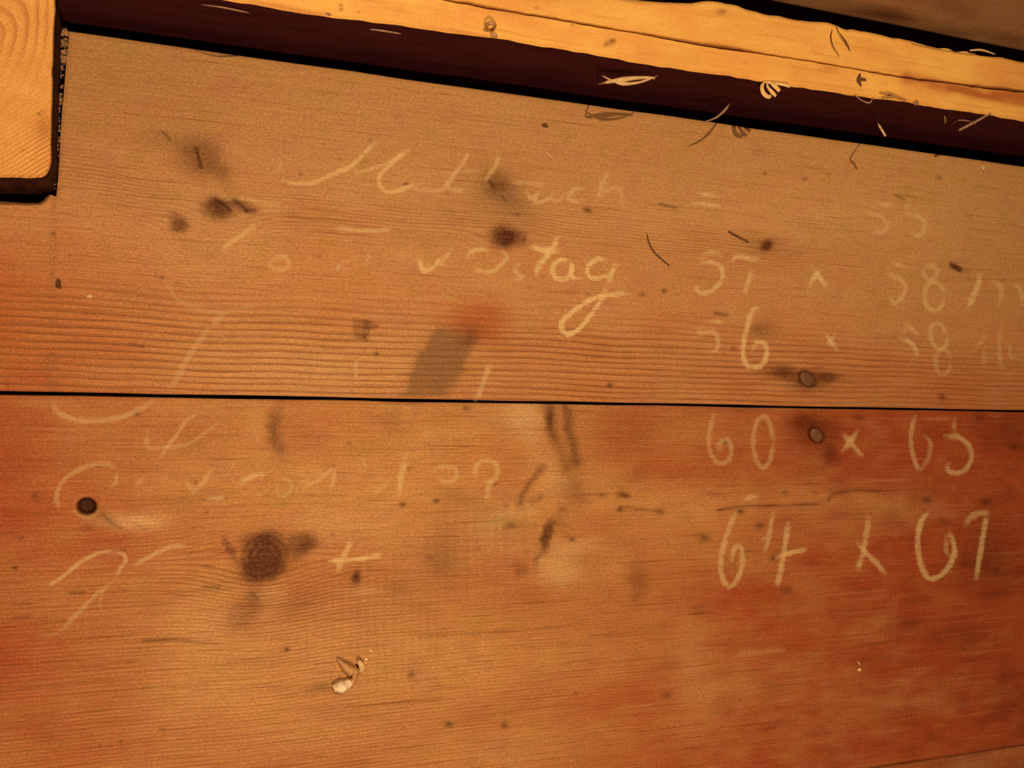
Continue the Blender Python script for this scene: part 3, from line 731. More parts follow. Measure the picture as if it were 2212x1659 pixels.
chalk(upper, 'chalk word Donnerstag with a long looped tail', [
    (Dz((500, 330), (560, 265), (640, 215), (690, 170), (780, 130)), 1.1, .75), (Dz((850, 380), (900, 360), (940, 365), (960, 410), (930, 450), (850, 440), (830, 410), (850, 380)), 1, .6),
    (Dz((1270, 165), (1340, 172), (1420, 185), (1560, 182), (1680, 178)), .9, .75), (Dz((1110, 340), (1090, 420)), .9, .35), (Dz((1330, 390), (1290, 435), (1265, 440)), 1, .75), (Dz((1320, 390), (1400, 380), (1440, 330)), .8, .4),
    (Dz((1480, 300), (1500, 370), (1480, 440)), 1, .5), (Dz((1620, 320), (1600, 400)), .8, .4), (Dz((1740, 360), (1720, 420)), 1, .6), (Dz((1850, 370), (1860, 420), (1880, 465), (1950, 430), (1990, 380), (2010, 440)), 1, .9), (Dz((120, 520), (200, 650), (420, 740), (560, 735), (750, 690)), 1, .25),
    (A((30, 960), (60, 1030)), 1, .5), (A((160, 1000), (210, 1100), (260, 1060)), 1, .8), (A((330, 1080), (370, 1010), (430, 950)), 1, 1), (A((540, 1050), (545, 980), (640, 960), (690, 980)), 1, .8),
    (A((770, 970), (810, 1010), (780, 1060), (700, 1115), (620, 1115), (560, 1090)), 1, .8), (A((900, 1050), (860, 1110), (920, 1160), (830, 1175)), 1.1, .65),
    (A((1165, 850), (1150, 920), (1100, 1000), (1030, 1090), (1020, 1160)), 1.3, 1.15), (A((960, 935), (1050, 960), (1200, 970)), 1.25, 1.1), (A((1130, 940), (1170, 890)), 1.2, .9),
    (A((1270, 1050), (1200, 1030), (1140, 1080), (1150, 1160), (1230, 1170), (1275, 1110), (1270, 1050), (1280, 1160), (1350, 1155)), 1.1, 1.1),
    (A((1530, 1040), (1460, 1025), (1390, 1080), (1395, 1150), (1470, 1165), (1560, 1130)), 1.1, 1.1), (A((1600, 1040), (1560, 1120), (1530, 1220)), 1.1, 1.1),
    (A((1520, 1230), (1470, 1340), (1400, 1440), (1310, 1540), (1240, 1570), (1205, 1540), (1200, 1480), (1260, 1420), (1370, 1340), (1470, 1300), (1580, 1280), (1690, 1265)), 1.1, 1.1)],
    12, .66)
chalk(upper, 'chalk size 57 x 58 written on the second line', [
    (B((325, 530), (380, 530), (440, 548)), 1, 1), (B((325, 535), (310, 590)), 1, .8), (B((300, 592), (380, 592), (430, 620), (435, 680), (390, 745), (320, 775), (285, 750), (285, 710)), 1, 1),
    (B((485, 605), (505, 565), (545, 555), (600, 572), (660, 575)), 1, 1), (B((615, 625), (590, 700), (560, 785)), 1, 1),
    (B((955, 612), (1000, 670), (1055, 740)), 1.1, 1.3), (B((1020, 618), (970, 690), (932, 745)), 1.1, 1.3),
    (B((1425, 590), (1470, 605), (1530, 622)), 1, 1), (B((1420, 595), (1400, 650)), .9, .7), (B((1395, 660), (1470, 685), (1510, 730), (1490, 800), (1440, 830), (1410, 780)), 1, .9),
    (B((1620, 620), (1660, 605), (1700, 640), (1680, 680), (1640, 690), (1615, 650), (1620, 620)), 1, .8), (B(*ell(1680, 790, 58, 85)), 1, .85),
    (B((1950, 650), (1930, 740), (1890, 830), (1870, 880)), 1.2, 1.1), (B((1925, 670), (1965, 660)), 1.1, .9), (B((2010, 690), (2070, 740), (2060, 850)), 1.1, .8), (B((2120, 710), (2180, 740), (2200, 850)), 1.1, .8)], 12, .58)
chalk(upper, 'chalk size 56 x 58 written on the third line', [
    (B((330, 950), (400, 935), (460, 950)), 1, .8), (B((325, 955), (290, 1005), (380, 1000), (410, 1040), (400, 1110), (330, 1120)), 1, .75),
    (B((660, 855), (615, 870), (585, 960), (560, 1060), (560, 1150), (590, 1205), (660, 1200), (695, 1140), (690, 1075), (640, 1062), (610, 1110)), 1.05, 1.1),
    (B((1035, 1000), (1070, 1050), (1115, 1110)), 1, 1), (B((1105, 1000), (1070, 1050), (1045, 1085)), 1, 1),
    (B((1500, 935), (1540, 975), (1600, 1020)), 1, .9), (B((1470, 1030), (1540, 1060), (1575, 1110), (1570, 1140)), 1, .9), (B((1530, 960), (1480, 1020)), .9, .6), (B((1570, 1140), (1545, 1190)), 1, .4),
    (B(*ell(1705, 1025, 48, 75, tilt=.15)), 1, .75), (B(*ell(1730, 1175, 44, 75)), 1, .45),
    (B((1985, 1010), (1950, 1070), (1905, 1110)), 1, .6), (B((1975, 1080), (1970, 1220)), 1, .5), (B((2075, 960), (2060, 1080), (2075, 1230)), 1, .55), (B((2120, 1040), (2130, 1150), (2190, 1140)), 1, .5)], 12, .58)
chalk(upper, 'very faint chalk strokes of a big letter crossing down to the joint', [
    (Sz((1480, 130), (1420, 170), (1380, 210)), 1.3, .9), (Sz((1370, 220), (1280, 330), (1190, 470), (1120, 600), (1050, 700)), 1.3, .5), (Sz((1350, 300), (1440, 290), (1470, 330), (1390, 330)), .8, .3),
    ([(770, 770), (768, 800), (775, 832)], 1, .6), ([(845, 800), (852, 825)], 1, .4), ([(1062, 775), (1052, 800), (1040, 835), (1026, 868)], 1.1, .75), ([(1016, 770), (1040, 762)], 1, .6), ([(890, 650), (950, 640), (1000, 652)], 1, .25)], 12, .52)
chalk(lower, 'faint chalk loops of a word under the joint', [
    (Sz((200, 780), (210, 850), (330, 915), (480, 930), (680, 905), (820, 850), (950, 780)), 1.3, .75), (Sz((1280, 870), (1180, 930), (1110, 1040), (1050, 1110), (980, 1220)), 1, .75),
    (Sz((900, 980), (890, 1060), (900, 1130), (1040, 1130), (1200, 1100), (1310, 1030), (1420, 940)), 1, .55), (Sz((1440, 830), (1400, 900)), .9, .3),
    ([(1022, 885), (1010, 900)], 1, .5), ([(900, 945), (940, 930), (990, 940), (1050, 930)], 1.1, .3)], 10, .42)
chalk(lower, 'worn chalk word ending in tag on the fourth line', [
    (Tz((600, 200), (520, 160), (400, 160), (260, 220), (150, 320), (120, 450), (160, 520)), 1.1, .55), (Tz((600, 200), (590, 300), (540, 360)), 1.1, .5), (Tz((810, 240), (780, 300), (740, 340)), 1, .5), (Tz((1010, 240), (970, 290)), 1, .5),
    (Tz((1140, 270), (1170, 330), (1240, 370)), 1.1, .55), (Tz((1350, 190), (1310, 270), (1250, 340), (1190, 400)), 1.1, .65), (Tz((1540, 330), (1640, 270), (1750, 235), (1770, 270)), 1.2, .9), (Tz((1300, 430), (1380, 430), (1480, 415)), .8, .8), (Tz((1690, 415), (1760, 405)), 1, .8),
    (Tz((1880, 290), (1950, 270), (1990, 330), (1960, 390), (1880, 400), (1870, 320)), 1, .5), (Tz((2030, 340), (2110, 280), (2200, 250)), 1, .45), (Tz((2200, 250), (2240, 170)), 1, .5),
    (F((130, 1200), (230, 1160), (320, 1090), (335, 1130), (310, 1230)), 1, .75), (F((480, 1020), (520, 1060), (510, 1090)), 1, .7), (F((560, 1240), (640, 1180), (700, 1140)), 1.2, .5),
    (F((760, 990), (750, 1060), (730, 1150), (720, 1260)), 1.3, .85), (F((730, 990), (790, 990)), 1, .7), (F((930, 1100), (960, 1075), (1060, 1080), (1050, 1150), (980, 1160), (930, 1110)), 1.1, .65),
    (F((1180, 1140), (1180, 1060), (1240, 1035), (1305, 1060), (1290, 1150), (1210, 1170)), 1.2, .8), (F((1270, 1130), (1255, 1200), (1240, 1290)), 1.3, .7)], 11, .54)
chalk(lower, 'chalk scrawl like a capital letter above the scrap', [
    (Uz((110, 335), (210, 270), (300, 195), (400, 145), (490, 130)), 1, .85), (Uz((490, 130), (545, 150), (555, 190), (520, 240), (500, 290)), 1.2, .75), (Uz((480, 310), (400, 370), (330, 440), (260, 510), (190, 590)), 1.2, .55),
    (Uz((430, 340), (410, 420), (420, 470)), 1, .35), (Uz((600, 215), (660, 180), (740, 140), (820, 105), (905, 98)), 1.1, .75), (Uz((50, 610), (200, 600)), 1, .2)], 10, .50)
chalk(lower, 'small chalk cross beside the big knot', [
    (Uz((1840, 60), (1815, 130), (1780, 190), (1765, 260)), 1.25, .8), (Uz((1700, 182), (1800, 185), (1900, 175), (2025, 152)), 1, 1.0), (Uz((1890, 80), (1880, 150)), .9, .4)], 12, .62)
chalk(lower, 'chalk size 60 x 63 beside the nail under the joint', [
    (C3((390, 110), (365, 200), (355, 290), (375, 370), (420, 410), (475, 390), (490, 320), (460, 265), (415, 300), (430, 350)), 1, .75),
    (C3(*ell(675, 285, 58, 150)), 1, .75), (C3((1135, 225), (1190, 290), (1270, 380)), 1.05, .95), (C3((1235, 205), (1190, 280), (1130, 355)), 1.05, .95),
    (C3((1570, 120), (1545, 230), (1550, 340), (1580, 430), (1605, 470)), 1, .85), (C3((1610, 245), (1655, 280), (1650, 370), (1600, 450)), 1, .6), (C3((1600, 140), (1700, 150), (1800, 140)), .8, .3),
    (C3((1800, 135), (1795, 240)), .9, .65), (C3((1730, 262), (1810, 252), (1880, 300), (1900, 370), (1870, 440), (1810, 468), (1755, 445), (1770, 400)), 1.05, 1)], 12, .42)
chalk(lower, 'chalk size 64 x 67, lowest line of the notes', [
    (C3((650, 610), (600, 605), (550, 640)), .9, .8), (C3((515, 690), (480, 780), (445, 880), (425, 990), (435, 1080), (475, 1140), (530, 1080), (555, 980), (540, 895), (500, 920), (490, 1000)), 1.1, .85),
    (C3((735, 690), (720, 780), (705, 860), (680, 945)), 1, .8), (C3((650, 860), (710, 850)), 1.4, .6), (C3((740, 968), (830, 940), (935, 912)), 1.05, 1.05), (C3((822, 750), (805, 880), (785, 1000), (755, 1150)), 1.1, .95),
    (C3((1300, 716), (1282, 820), (1264, 918), (1228, 1049)), 1.1, .8), (C3((1225, 870), (1290, 950), (1345, 1000), (1400, 1065)), 1.1, .9), (C3((1240, 985), (1222, 1040)), 1.2, .5),
    (C3((1650, 685), (1600, 760), (1582, 880), (1600, 1000), (1645, 1085), (1710, 1075), (1770, 1010), (1800, 920), (1770, 810)), 1.1, 1.05), (C3((1755, 820), (1750, 930), (1790, 960)), 1, .6),
    (C3((1850, 775), (1915, 715), (2005, 685)), 1.25, .85), (C3((1990, 695), (1968, 830), (1945, 960), (1925, 1100)), 1.1, .95)], 12, .50)


# ------------------------------------------------------------------ big beam along the planks
def beam():
    front = [(-260, -118), (0, -74), (200, -44), (380, -17), (500, 2), (540, 8), (640, 25), (740, 38), (840, 50), (1000, 72), (1100, 86), (1230, 108), (1430, 143), (1600, 167), (1705, 184),
             (1890, 211), (1960, 220), (2020, 231), (2140, 248), (2212, 261), (2420, 293)]
    back_ = [(-260, -330), (0, -280), (500, -190), (900, -110), (1100, -60), (1250, -22), (1390, 0), (1440, 5), (1500, 3), (1530, 0), (1562, 2), (1600, 12), (1650, 27), (1720, 40), (1790, 46), (1815, 54), (1832, 62),
             (1870, 64), (1960, 86), (2060, 106), (2140, 118), (2212, 131), (2420, 168)]
    fw = np.array([P(x, y, HB)[:2] for x, y in front]); bw = np.array([P(x, y, HB)[:2] for x, y in back_])
    xs = np.concatenate([np.linspace(XS[0] + .1, P(380, 0, HB)[0], 40)[:-1], np.linspace(P(380, 0, HB)[0], P(2260, 250, HB)[0], 560), np.linspace(P(2260, 250, HB)[0], XS[-1] - .1, 60)[1:]])
    fy = np.interp(xs, fw[:, 0], fw[:, 1]); by = np.interp(xs, bw[:, 0], bw[:, 1])
    fy = fy + 0.0006 * (VN(xs, xs * 0, .006, 1, 61) - .5) + 0.0005 * (VN(xs, xs * 0, .02, 1, 62) - .5)
    by = by + 0.0010 * (VN(xs, xs * 0, .007, 1, 63) - .5)
    fb_ = float(np.median(fy))
    crack = np.array([P(x, y, HB)[:2] for x, y in [(400, -85), (930, -8), (965, 0), (1020, 8), (1100, 24), (1200, 40), (1300, 58), (1400, 74), (1500, 92), (1600, 108), (1700, 123), (1800, 140), (1900, 158), (1980, 170), (2060, 180), (2212, 197), (2420, 224)]])
    cy = np.interp(xs, crack[:, 0], crack[:, 1]) + 0.0004 * (VN(xs, xs * 0, .005, 1, 65) - .5)
    nt = 64
    # rows across: uneven parameter so that rows crowd the crack
    rows = []
    for i in range(nt + 1):
        rows.append(fy + (cy - fy) * (1 - (1 - i / nt) ** 1.8))
    for i in range(1, nt + 1):
        rows.append(cy + (by - cy) * (i / nt) ** 1.8)
    Yg = np.stack(rows)
    Xg = np.repeat(xs[None, :], len(rows), 0)
    u, v = uv_of(Xg, Yg, HB)
    dcr = np.abs(Yg - cy[None, :])
    open_ = 0.00055 * (0.35 + 1.0 * VN(xs, xs * 0, .02, 1, 66)) * (1 - 0.55 * CL((u[0] - 1650) / 100) * CL((1900 - u[0]) / 100))
    groove = np.exp(-(dcr / open_[None, :]) ** 2)
    e = np.minimum(Yg - fy[None, :], by[None, :] - Yg)
    Zg = HB - 0.0014 * np.exp(-(e / 0.0011) ** 2) - 0.0042 * groove + 0.0005 * (VN(Xg, Yg, .02, .006, 67) - .5)
    cyc = SEG(u, v, [(1975, 93), (2040, 106), (2095, 115), (2150, 117)], 3)
    Zg = Zg - 0.0012 * cyc
    red = 0.85 * SEG(u, v, [(1960, 168), (2050, 190), (2212, 208)], 13) * (0.4 + 0.9 * VN(Xg, Yg, .01, .002, 68)) + 0.5 * SEG(u, v, [(2050, 190), (2110, 205), (2212, 225)], 8) + 0.35 * CL((u - 2050) / 250) + 0.4 * G(u, v, 1795, 148, 22, 8)
    red += 0.22 * G(u, v, 1250, -10, 130, 25) + 0.20 * CL((700 - u) / 300) + 0.2 * SEG(u, v, [(1380, 120), (1500, 128)], 16) + 0.25 * G(u, v, 1575, 28, 60, 10) + 0.25 * SEG(u, v, [(540, 2), (700, 32)], 5)
    mark = 0.9 * groove * (dcr < 2 * open_[None, :]) + 0.45 * cyc
    for a, b, r, s in ((736, 11, 4, .8), (737, 20, 4, .7), (775, 26, 3, .5), (1316, 92, 9, .55), (1325, 88, 6, .7), (1308, 97, 5, .5), (1236, 54, 4, .5), (1860, 172, 7, .6), (1556, 26, 10, .35), (1564, 24, 6, .4), (1350, 220, 4, .5), (1160, 17, 5, .4)):
        mark = mark + s * G(u, v, a, b, r, r * .8)
    nx, nr = len(xs), len(rows)
    top = np.stack([Xg, Yg, Zg], -1).reshape(-1, 3)
    fl = fy * 0.25 + 0.75 * fb_ * 0 + 0.75 * np.interp(xs, xs[[0, -1]], [fy[40], fy[-60]])      # sawn front face runs straighter than the arris
    fl = 0.6 * fy + 0.4 * np.polyval(np.polyfit(xs, fy, 1), xs)
    f1 = np.stack([xs, fl + 0.0002, np.full(nx, HB * .5)], -1)
    f0 = np.stack([xs, fl + 0.0002, np.full(nx, -TH)], -1)
    b0 = np.stack([xs, by - 0.0015, np.full(nx, -TH)], -1)
    Vv = np.concatenate([top, f1, f0, b0])
    Fc, mi = [], []
    for j in range(nr - 1):
        for i in range(nx - 1):
            a = j * nx + i
            Fc.append((a, a + 1, a + nx + 1, a + nx)); mi.append(0)
    o1, o0, ob, tl = nr * nx, nr * nx + nx, nr * nx + 2 * nx, (nr - 1) * nx
    for i in range(nx - 1):
        Fc += [(o1 + i, o1 + i + 1, i + 1, i), (o0 + i, o0 + i + 1, o1 + i + 1, o1 + i), (tl + i, tl + i + 1, ob + i + 1, ob + i), (ob + i, ob + i + 1, o0 + i + 1, o0 + i)]
        mi += [1, 1, 1, 1]
    for s in (0, nx - 1):
        Fc.append([o0 + s, o1 + s] + [j * nx + s for j in range(nr)] + [ob + s]); mi.append(1)
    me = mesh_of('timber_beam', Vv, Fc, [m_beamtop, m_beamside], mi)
    sm = np.array(mi) == 0
    me.polygons.foreach_set('use_smooth', sm)
    pad = lambda a: np.concatenate([a.reshape(-1), np.zeros(3 * nx)]).astype(np.float32)
    me.attributes.new('red', 'FLOAT', 'POINT').data.foreach_set('value', pad(CL(red)))
    me.attributes.new('mark', 'FLOAT', 'POINT').data.foreach_set('value', pad(CL(mark)))
    o = link('timber_beam', me)
    return thing(o, 'long pale cracked timber beam lying along the planks with dark sides', 'beam'), (xs, fy, fl)


beam_o, BEAM = beam()


def beam_front_y(x, z):
    t = CL((z - HB * .5) / (HB * .5))
    return float(np.interp(x, BEAM[0], BEAM[1]) * t + np.interp(x, BEAM[0], BEAM[2]) * (1 - t))


# ------------------------------------------------------------------ sawn block standing at the left
def block():
    topE = [(-360, 392), (0, 383), (60, 384), (88, 383), (100, 378), (107, 366), (110, 345), (112, 200), (115, 100), (118, 30), (119, 0), (123, -120), (126, -230)]
    T = np.array([P(x, y, HL)[:2] for x, y in topE]); Bm = np.array([P(x, y, HL)[:2] for x, y in topE])
    # dense outline
    def dens(A_, n=160):
        d = np.concatenate([[0], np.cumsum(np.linalg.norm(np.diff(A_, axis=0), axis=1))])
        d /= d[-1]
        return np.stack([np.interp(np.linspace(0, 1, n), d, A_[:, k]) for k in (0, 1)], -1)
    k2 = np.linspace(0, 1, 200)
    T2 = dens(T, 200); B2 = dens(Bm, 200)
    T2 = T2 + 0.0005 * (np.stack([VN(k2, k2 * 0, .022, 1, 75), VN(k2, k2 * 0, .022, 1, 76)], -1) - .5)
    # closed outlines (add the hidden corner)
    ct = np.array([P(-360, -230, HL)[:2]]); cb = ct
    T3, B3 = np.concatenate([T2, ct]), np.concatenate([B2, cb])
    cen = T3.mean(0)
    cen = P(30, 180, HL)[:2]
    n = len(T3)
    ringsN = 130
    V = []
    for j in range(ringsN):
        f = (j / (ringsN - 1))
        V.append(np.column_stack([cen + (T3 - cen) * f, np.zeros(n)]))
    V = np.concatenate(V)
    u, v = uv_of(V[:, 0], V[:, 1], HL)
    ff_ = np.repeat(np.linspace(0, 1, ringsN), n)
    edge = np.exp(-((1 - ff_) / 0.02) ** 2)
    V[:, 2] = HL - 0.0012 * edge + 0.0003 * (VN(V[:, 0], V[:, 1], .004, .004, 71) - .5)
    mid = np.column_stack([T3 * .5 + B3 * .5, np.full(n, HL * .5)]); bot = np.column_stack([B3, np.full(n, -TH)])
    mid[:200, :2] += 0.0010 * (np.stack([VN(k2, k2 * 0, .02, 1, 77), VN(k2, k2 * 0, .02, 1, 78)], -1) - .5)
    Vv = np.concatenate([V, mid, bot])
    Fc, mi = [], []
    for j in range(ringsN - 1):
        for i in range(n):
            a, b = j * n + i, j * n + (i + 1) % n
            Fc.append((a, b, b + n, a + n) if j else (a, b + n, a + n)); mi.append(0)
    for j in (ringsN - 1, ringsN):
        for i in range(n):
            a, b = j * n + i, j * n + (i + 1) % n
            Fc.append((a, b, b + n, a + n)); mi.append(1)
    Fc.append(list(range((ringsN + 1) * n, (ringsN + 2) * n))); mi.append(1)
    bm = bmesh.new()
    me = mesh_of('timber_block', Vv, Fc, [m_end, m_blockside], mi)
    me.polygons.foreach_set('use_smooth', np.array(mi) == 0)
    bm.from_mesh(me); bmesh.ops.recalc_face_normals(bm, faces=bm.faces); bm.to_mesh(me); bm.free()
    pad = lambda a: np.concatenate([a, np.zeros(2 * n)]).astype(np.float32)
    rad = np.sqrt((u + 70) ** 2 + ((v - 30) * .62) ** 2)
    at = dict(phase=rad / 21 + 0.2, gstr=CL(0.75 * G(u, v, 10, 40, 120, 90, 0, 3) + 0.12), saw=(v * 0.80 + u * 0.48) / 8.5, sawstr=CL((v - 130) / 130) * (0.25 + 0.75 * CL((v - 240) / 80)) * (0.45 + 0.55 * CL((u - 10) / 70)),
              mark=CL(0.55 * G(u, v, 92, 240, 4, 3) + 0.8 * G(u, v, 84, 246, 5, 3) + 0.4 * G(u, v, 2, 135, 3, 4) + 0.5 * G(u, v, 12, 312, 4, 3) + 0.5 * G(u, v, 50, 325, 4, 3)
                      + 0.35 * G(u, v, 95, 280, 16, 30) + 0.45 * SEG(u, v, [(0, 5), (10, 14)], 4) + 0.4 * edge[:len(u)] * CL((u - 95) / 20)))
    for k, a in at.items():
        me.attributes.new(k, 'FLOAT', 'POINT').data.foreach_set('value', pad(a))
    o = link('timber_block', me)
    return thing(o, 'pale sawn timber end with growth rings standing in the notch of the upper plank', 'block')


block()


# ------------------------------------------------------------------ loose bits: straws, shavings, fibres, crumbs
def tube(pts, radii, sides=6, flat=1.0):
    """tapered tube through 3-D points; flat < 1 squeezes it into a blade"""
    p = [np.array(q, float) for q in pts]
    L = [np.array(q) for q in smooth3(p, 5)] if len(p) > 2 else [p[0] + (p[1] - p[0]) * i / 4 for i in range(5)]
    n = len(L)
    rr = np.interp(np.linspace(0, 1, n), np.linspace(0, 1, len(radii)), radii)
    V, Fc = [], []
    for i, c in enumerate(L):
        t = L[min(i + 1, n - 1)] - L[max(i - 1, 0)]
        t /= np.linalg.norm(t) + 1e-12
        a = np.cross(t, (0, 0, 1)); a /= np.linalg.norm(a) + 1e-9
        b = np.cross(a, t)
        for k in range(sides):
            w = 2 * math.pi * k / sides
            V.append(c + a * math.cos(w) * rr[i] + b * math.sin(w) * rr[i] * flat)
    for i in range(n - 1):
        for k in range(sides):
            q = i * sides
            Fc.append((q + k, q + (k + 1) % sides, q + sides + (k + 1) % sides, q + sides + k))
    Fc.append(tuple(range(sides))[::-1]); Fc.append(tuple((n - 1) * sides + k for k in range(sides)))
    return V, Fc


def smooth3(p, k):
    ext = [2 * p[0] - p[1]] + p + [2 * p[-1] - p[-2]]
    out = []
    for i in range(1, len(ext) - 2):
        a, b, c, d = ext[i - 1:i + 3]
        for j in range(k):
            t = j / k
            out.append(0.5 * (2 * b + (c - a) * t + (2 * a - 5 * b + 4 * c - d) * t * t + (3 * b - a - 3 * c + d) * t ** 3))
    out.append(p[-1])
    return out


def join(parts):
    V, Fc = [], []
    for v, f in parts:
        b = len(V)
        V += list(v); Fc += [tuple(i + b for i in q) for q in f]
    return V, Fc


PXM = 0.00025


def bit(name, tubes, mat, label, cat, group=None, sides=6, flat=1.0):
    """loose thing from tubes; each tube: list of (px, py, z) and radii in photo pixels"""
    parts = []
    for pts, rad in tubes:
        parts.append(tube([P(*q) for q in pts], [r * PXM for r in rad], sides, flat))
    V, Fc = join(parts)
    c = np.mean(np.array(V), 0)
    c[2] = min(v[2] for v in V)
    me = mesh_of(name, [np.array(v) - c for v in V], Fc, [mat])
    o = link(name, me)
    o.location = c
    return thing(o, label, cat, group)


def lump(px, py, z, rx, ry, rz, seed, sub=2, rough=.25):
    r = np.random.default_rng(seed)
    bm = bmesh.new()
    bmesh.ops.create_icosphere(bm, subdivisions=sub, radius=1.0)
    c = P(px, py, z)
    for vv in bm.verts:
        f = 1 + rough * (r.random() - .5) * 2
        vv.co = Vector((c[0] + vv.co.x * rx * PXM * f, c[1] + vv.co.y * ry * PXM * f, c[2] + vv.co.z * rz * PXM * f))
    bm.verts.index_update()
    V = [np.array(vv.co) for vv in bm.verts]; Fc = [tuple(x.index for x in f.verts) for f in bm.faces]
    bm.free()
    return V, Fc


def crumb(name, px, py, rx, ry, mat, label, cat, seed, base=0.0, group=None):
    rz = min(rx, ry) * .7
    V, Fc = lump(px, py, base + rz * PXM * 0.8, rx, ry, rz, seed, 1, .3)
    c = np.mean(np.array(V), 0); c[2] = min(v[2] for v in V)
    o = link(name, mesh_of(name, [v - c for v in V], Fc, [mat], smooth=False))
    o.location = c
    return thing(o, label, cat, group)


def front(px, py, out=0.0005):
    """height at which photo position px, py meets the beam's front face (kept a little proud of it)"""
    z = HB * .5
    for _ in range(30):
        p = P(px, py, z)
        want = beam_front_y(p[0], z) - out
        q = P(px, py, z + 1e-4)
        slope = (q[1] - p[1]) / 1e-4
        z = float(np.clip(z + (want - p[1]) / slope, 0.0006, HB - 0.0004))
    return z


def FP(px, py, out=0.0005):
    return (px, py, front(px, py, out))


TOP = HB + 0.0004
# twisted straw and other bits caught on the dark side of the beam
def OFF(px, py, k):
    return (px, py, HB * k)


bit('straw', [([FP(1292, 182, .0008), OFF(1304, 179, .80), OFF(1325, 175, .86), OFF(1345, 172, .88), OFF(1378, 168, .90), OFF(1410, 168, .92), OFF(1413, 171, .93)], [1.2, 2.5, 4.5, 6, 4, 2.4, 1.6]),
              ([OFF(1302, 164, .84), OFF(1318, 172, .86), OFF(1345, 181, .88), OFF(1380, 178, .90), OFF(1408, 169, .92)], [1, 2, 4, 2.6, 2]), ([OFF(1410, 168, .92), FP(1424, 162, .0008)], [1.2, .6])],
    m_straw, 'pale twisted straw caught on the dark beam side, left of the curled shaving', 'straw', flat=.6)
bit('straw', [([OFF(1520, 264, .66), OFF(1545, 255, .63), OFF(1562, 242, .60), OFF(1573, 229, .58), FP(1577, 222, .0008)], [1.2, 2.6, 3.2, 2.6, 1])], m_greystraw, 'thin curved dusty straw hooked low on the dark beam side', 'straw', flat=.6)
bit('splinter', [([FP(1894, 263, .0004), OFF(1898, 269, .93), OFF(1905, 281, .95), OFF(1913, 294, .96)], [.3, 2.6, 3.4, 3])], m_straw, 'short orange splinter standing off the dark beam side', 'splinter', flat=.7)
bit('straw', [([OFF(2072, 281, .80), OFF(2105, 264, .86), FP(2140, 244, .0008)], [3.5, 3.5, 3])], m_greystraw, 'stiff straight grey straw leaning on the beam side near its right end', 'straw')
bit('fibre', [([FP(2055, 270, .001), FP(2070, 260, .002), FP(2095, 262, .002), FP(2110, 270, .001)], [1, 1.6, 1.6, 1])], m_greystraw, 'fine bent fibre behind the stiff grey straw', 'fibre')
bit('fibre', [([FP(2040, 250, .001), FP(2042, 260, .002), FP(2041, 268, .001)], [1.5, 3, 1.5])], m_greystraw, 'tiny upright grey fibre left of the stiff grey straw', 'fibre')
bit('fibre', [([FP(1845, 205, .001), FP(1862, 217, .003), FP(1878, 222, .004), FP(1886, 212, .002)], [1, 1.8, 1.8, 1])], m_greystraw, 'small looped fibre under the lit edge of the beam', 'fibre')
bit('straw', [([FP(435, 10, .002), FP(480, 16, .003), FP(520, 24, .002), FP(540, 28, .001)], [.8, 1.5, 1.9, .9])], m_greystraw, 'thin dusty straw on the shaded beam side near the timber block', 'straw')
bit('straw', [([FP(800, 63, .001), FP(830, 67, .002), FP(866, 73, .001)], [1.5, 2.2, 1.5])], m_greystraw, 'faint thin straw on the shaded beam side above the first chalk word', 'straw')
bit('fibre', [([(690, 24, HB - .001), (712, 30, HB - .001), (726, 38, HB - .003)], [2, 3.5, 2])], m_greystraw, 'torn wood fibre peeling off the lit beam edge', 'fibre')
# the curled shaving cluster
sh = bpy.data.objects.new('wood_shaving', None)
COL.objects.link(sh)
shp = P(1668, 186, front(1668, 186))
sh.location = (shp[0], shp[1] - .001, shp[2])
thing(sh, 'curled pale wood shaving hanging on the lit edge of the beam', 'shaving')


def shaving_curl(pts, rad):
    V, Fc = tube([P(*q) for q in pts], [r * PXM for r in rad], 8, .45)
    o = link('curl', mesh_of('curl', [np.array(v) - np.array(sh.location) for v in V], Fc, [m_shaving]), sh)
    return o


shaving_curl([FP(1652, 176, .0008), OFF(1646, 188, 1.03), OFF(1650, 202, 1.05), OFF(1660, 209, 1.04), OFF(1666, 206, 1.02)], [2, 5, 6, 5, 3])
shaving_curl([FP(1657, 178, .0008), OFF(1659, 188, 1.04), OFF(1668, 199, 1.07), OFF(1676, 207, 1.06)], [2, 4, 5, 4])
shaving_curl([FP(1660, 178, .001), OFF(1672, 184, 1.05), OFF(1684, 197, 1.07)], [2, 6, 5])
shaving_curl([FP(1650, 177, .001), OFF(1676, 180, 1.03), OFF(1702, 185, 1.04), OFF(1704, 190, 1.03)], [2, 3, 4, 2])

# on top of the beam
bit('wood_shaving', [([(1054, 66, TOP), (1050, 56, TOP + .003), (1060, 50, TOP + .006), (1070, 54, TOP + .004), (1066, 63, TOP)], [2, 4, 4, 4, 3]), ([(1062, 66, TOP), (1066, 74, TOP + .0005), (1074, 78, TOP)], [3, 5, 3])], m_husk, 'brown curl of shaving on top of the beam', 'shaving', flat=.6)
bit('fibre', [([(1858, 160, TOP), (1855, 172, TOP + .001), (1860, 186, TOP)], [2, 4, 1.5]), ([(1858, 170, TOP), (1868, 172, TOP + .0006), (1871, 174, TOP)], [2.5, 2.5, 1])], m_hair, 'dark tuft lying on the beam under the crack', 'fibre')
bit('fibre', [([(1798, 64, TOP), (1795, 80, TOP + .0008), (1800, 100, TOP + .0008), (1813, 121, TOP)], [.7, 1.1, 1.1, .6])], m_hair, 'long thin curved dark strand on the beam near its wavy far edge', 'fibre')  # thin dark curved lines on the beam top, built as strands
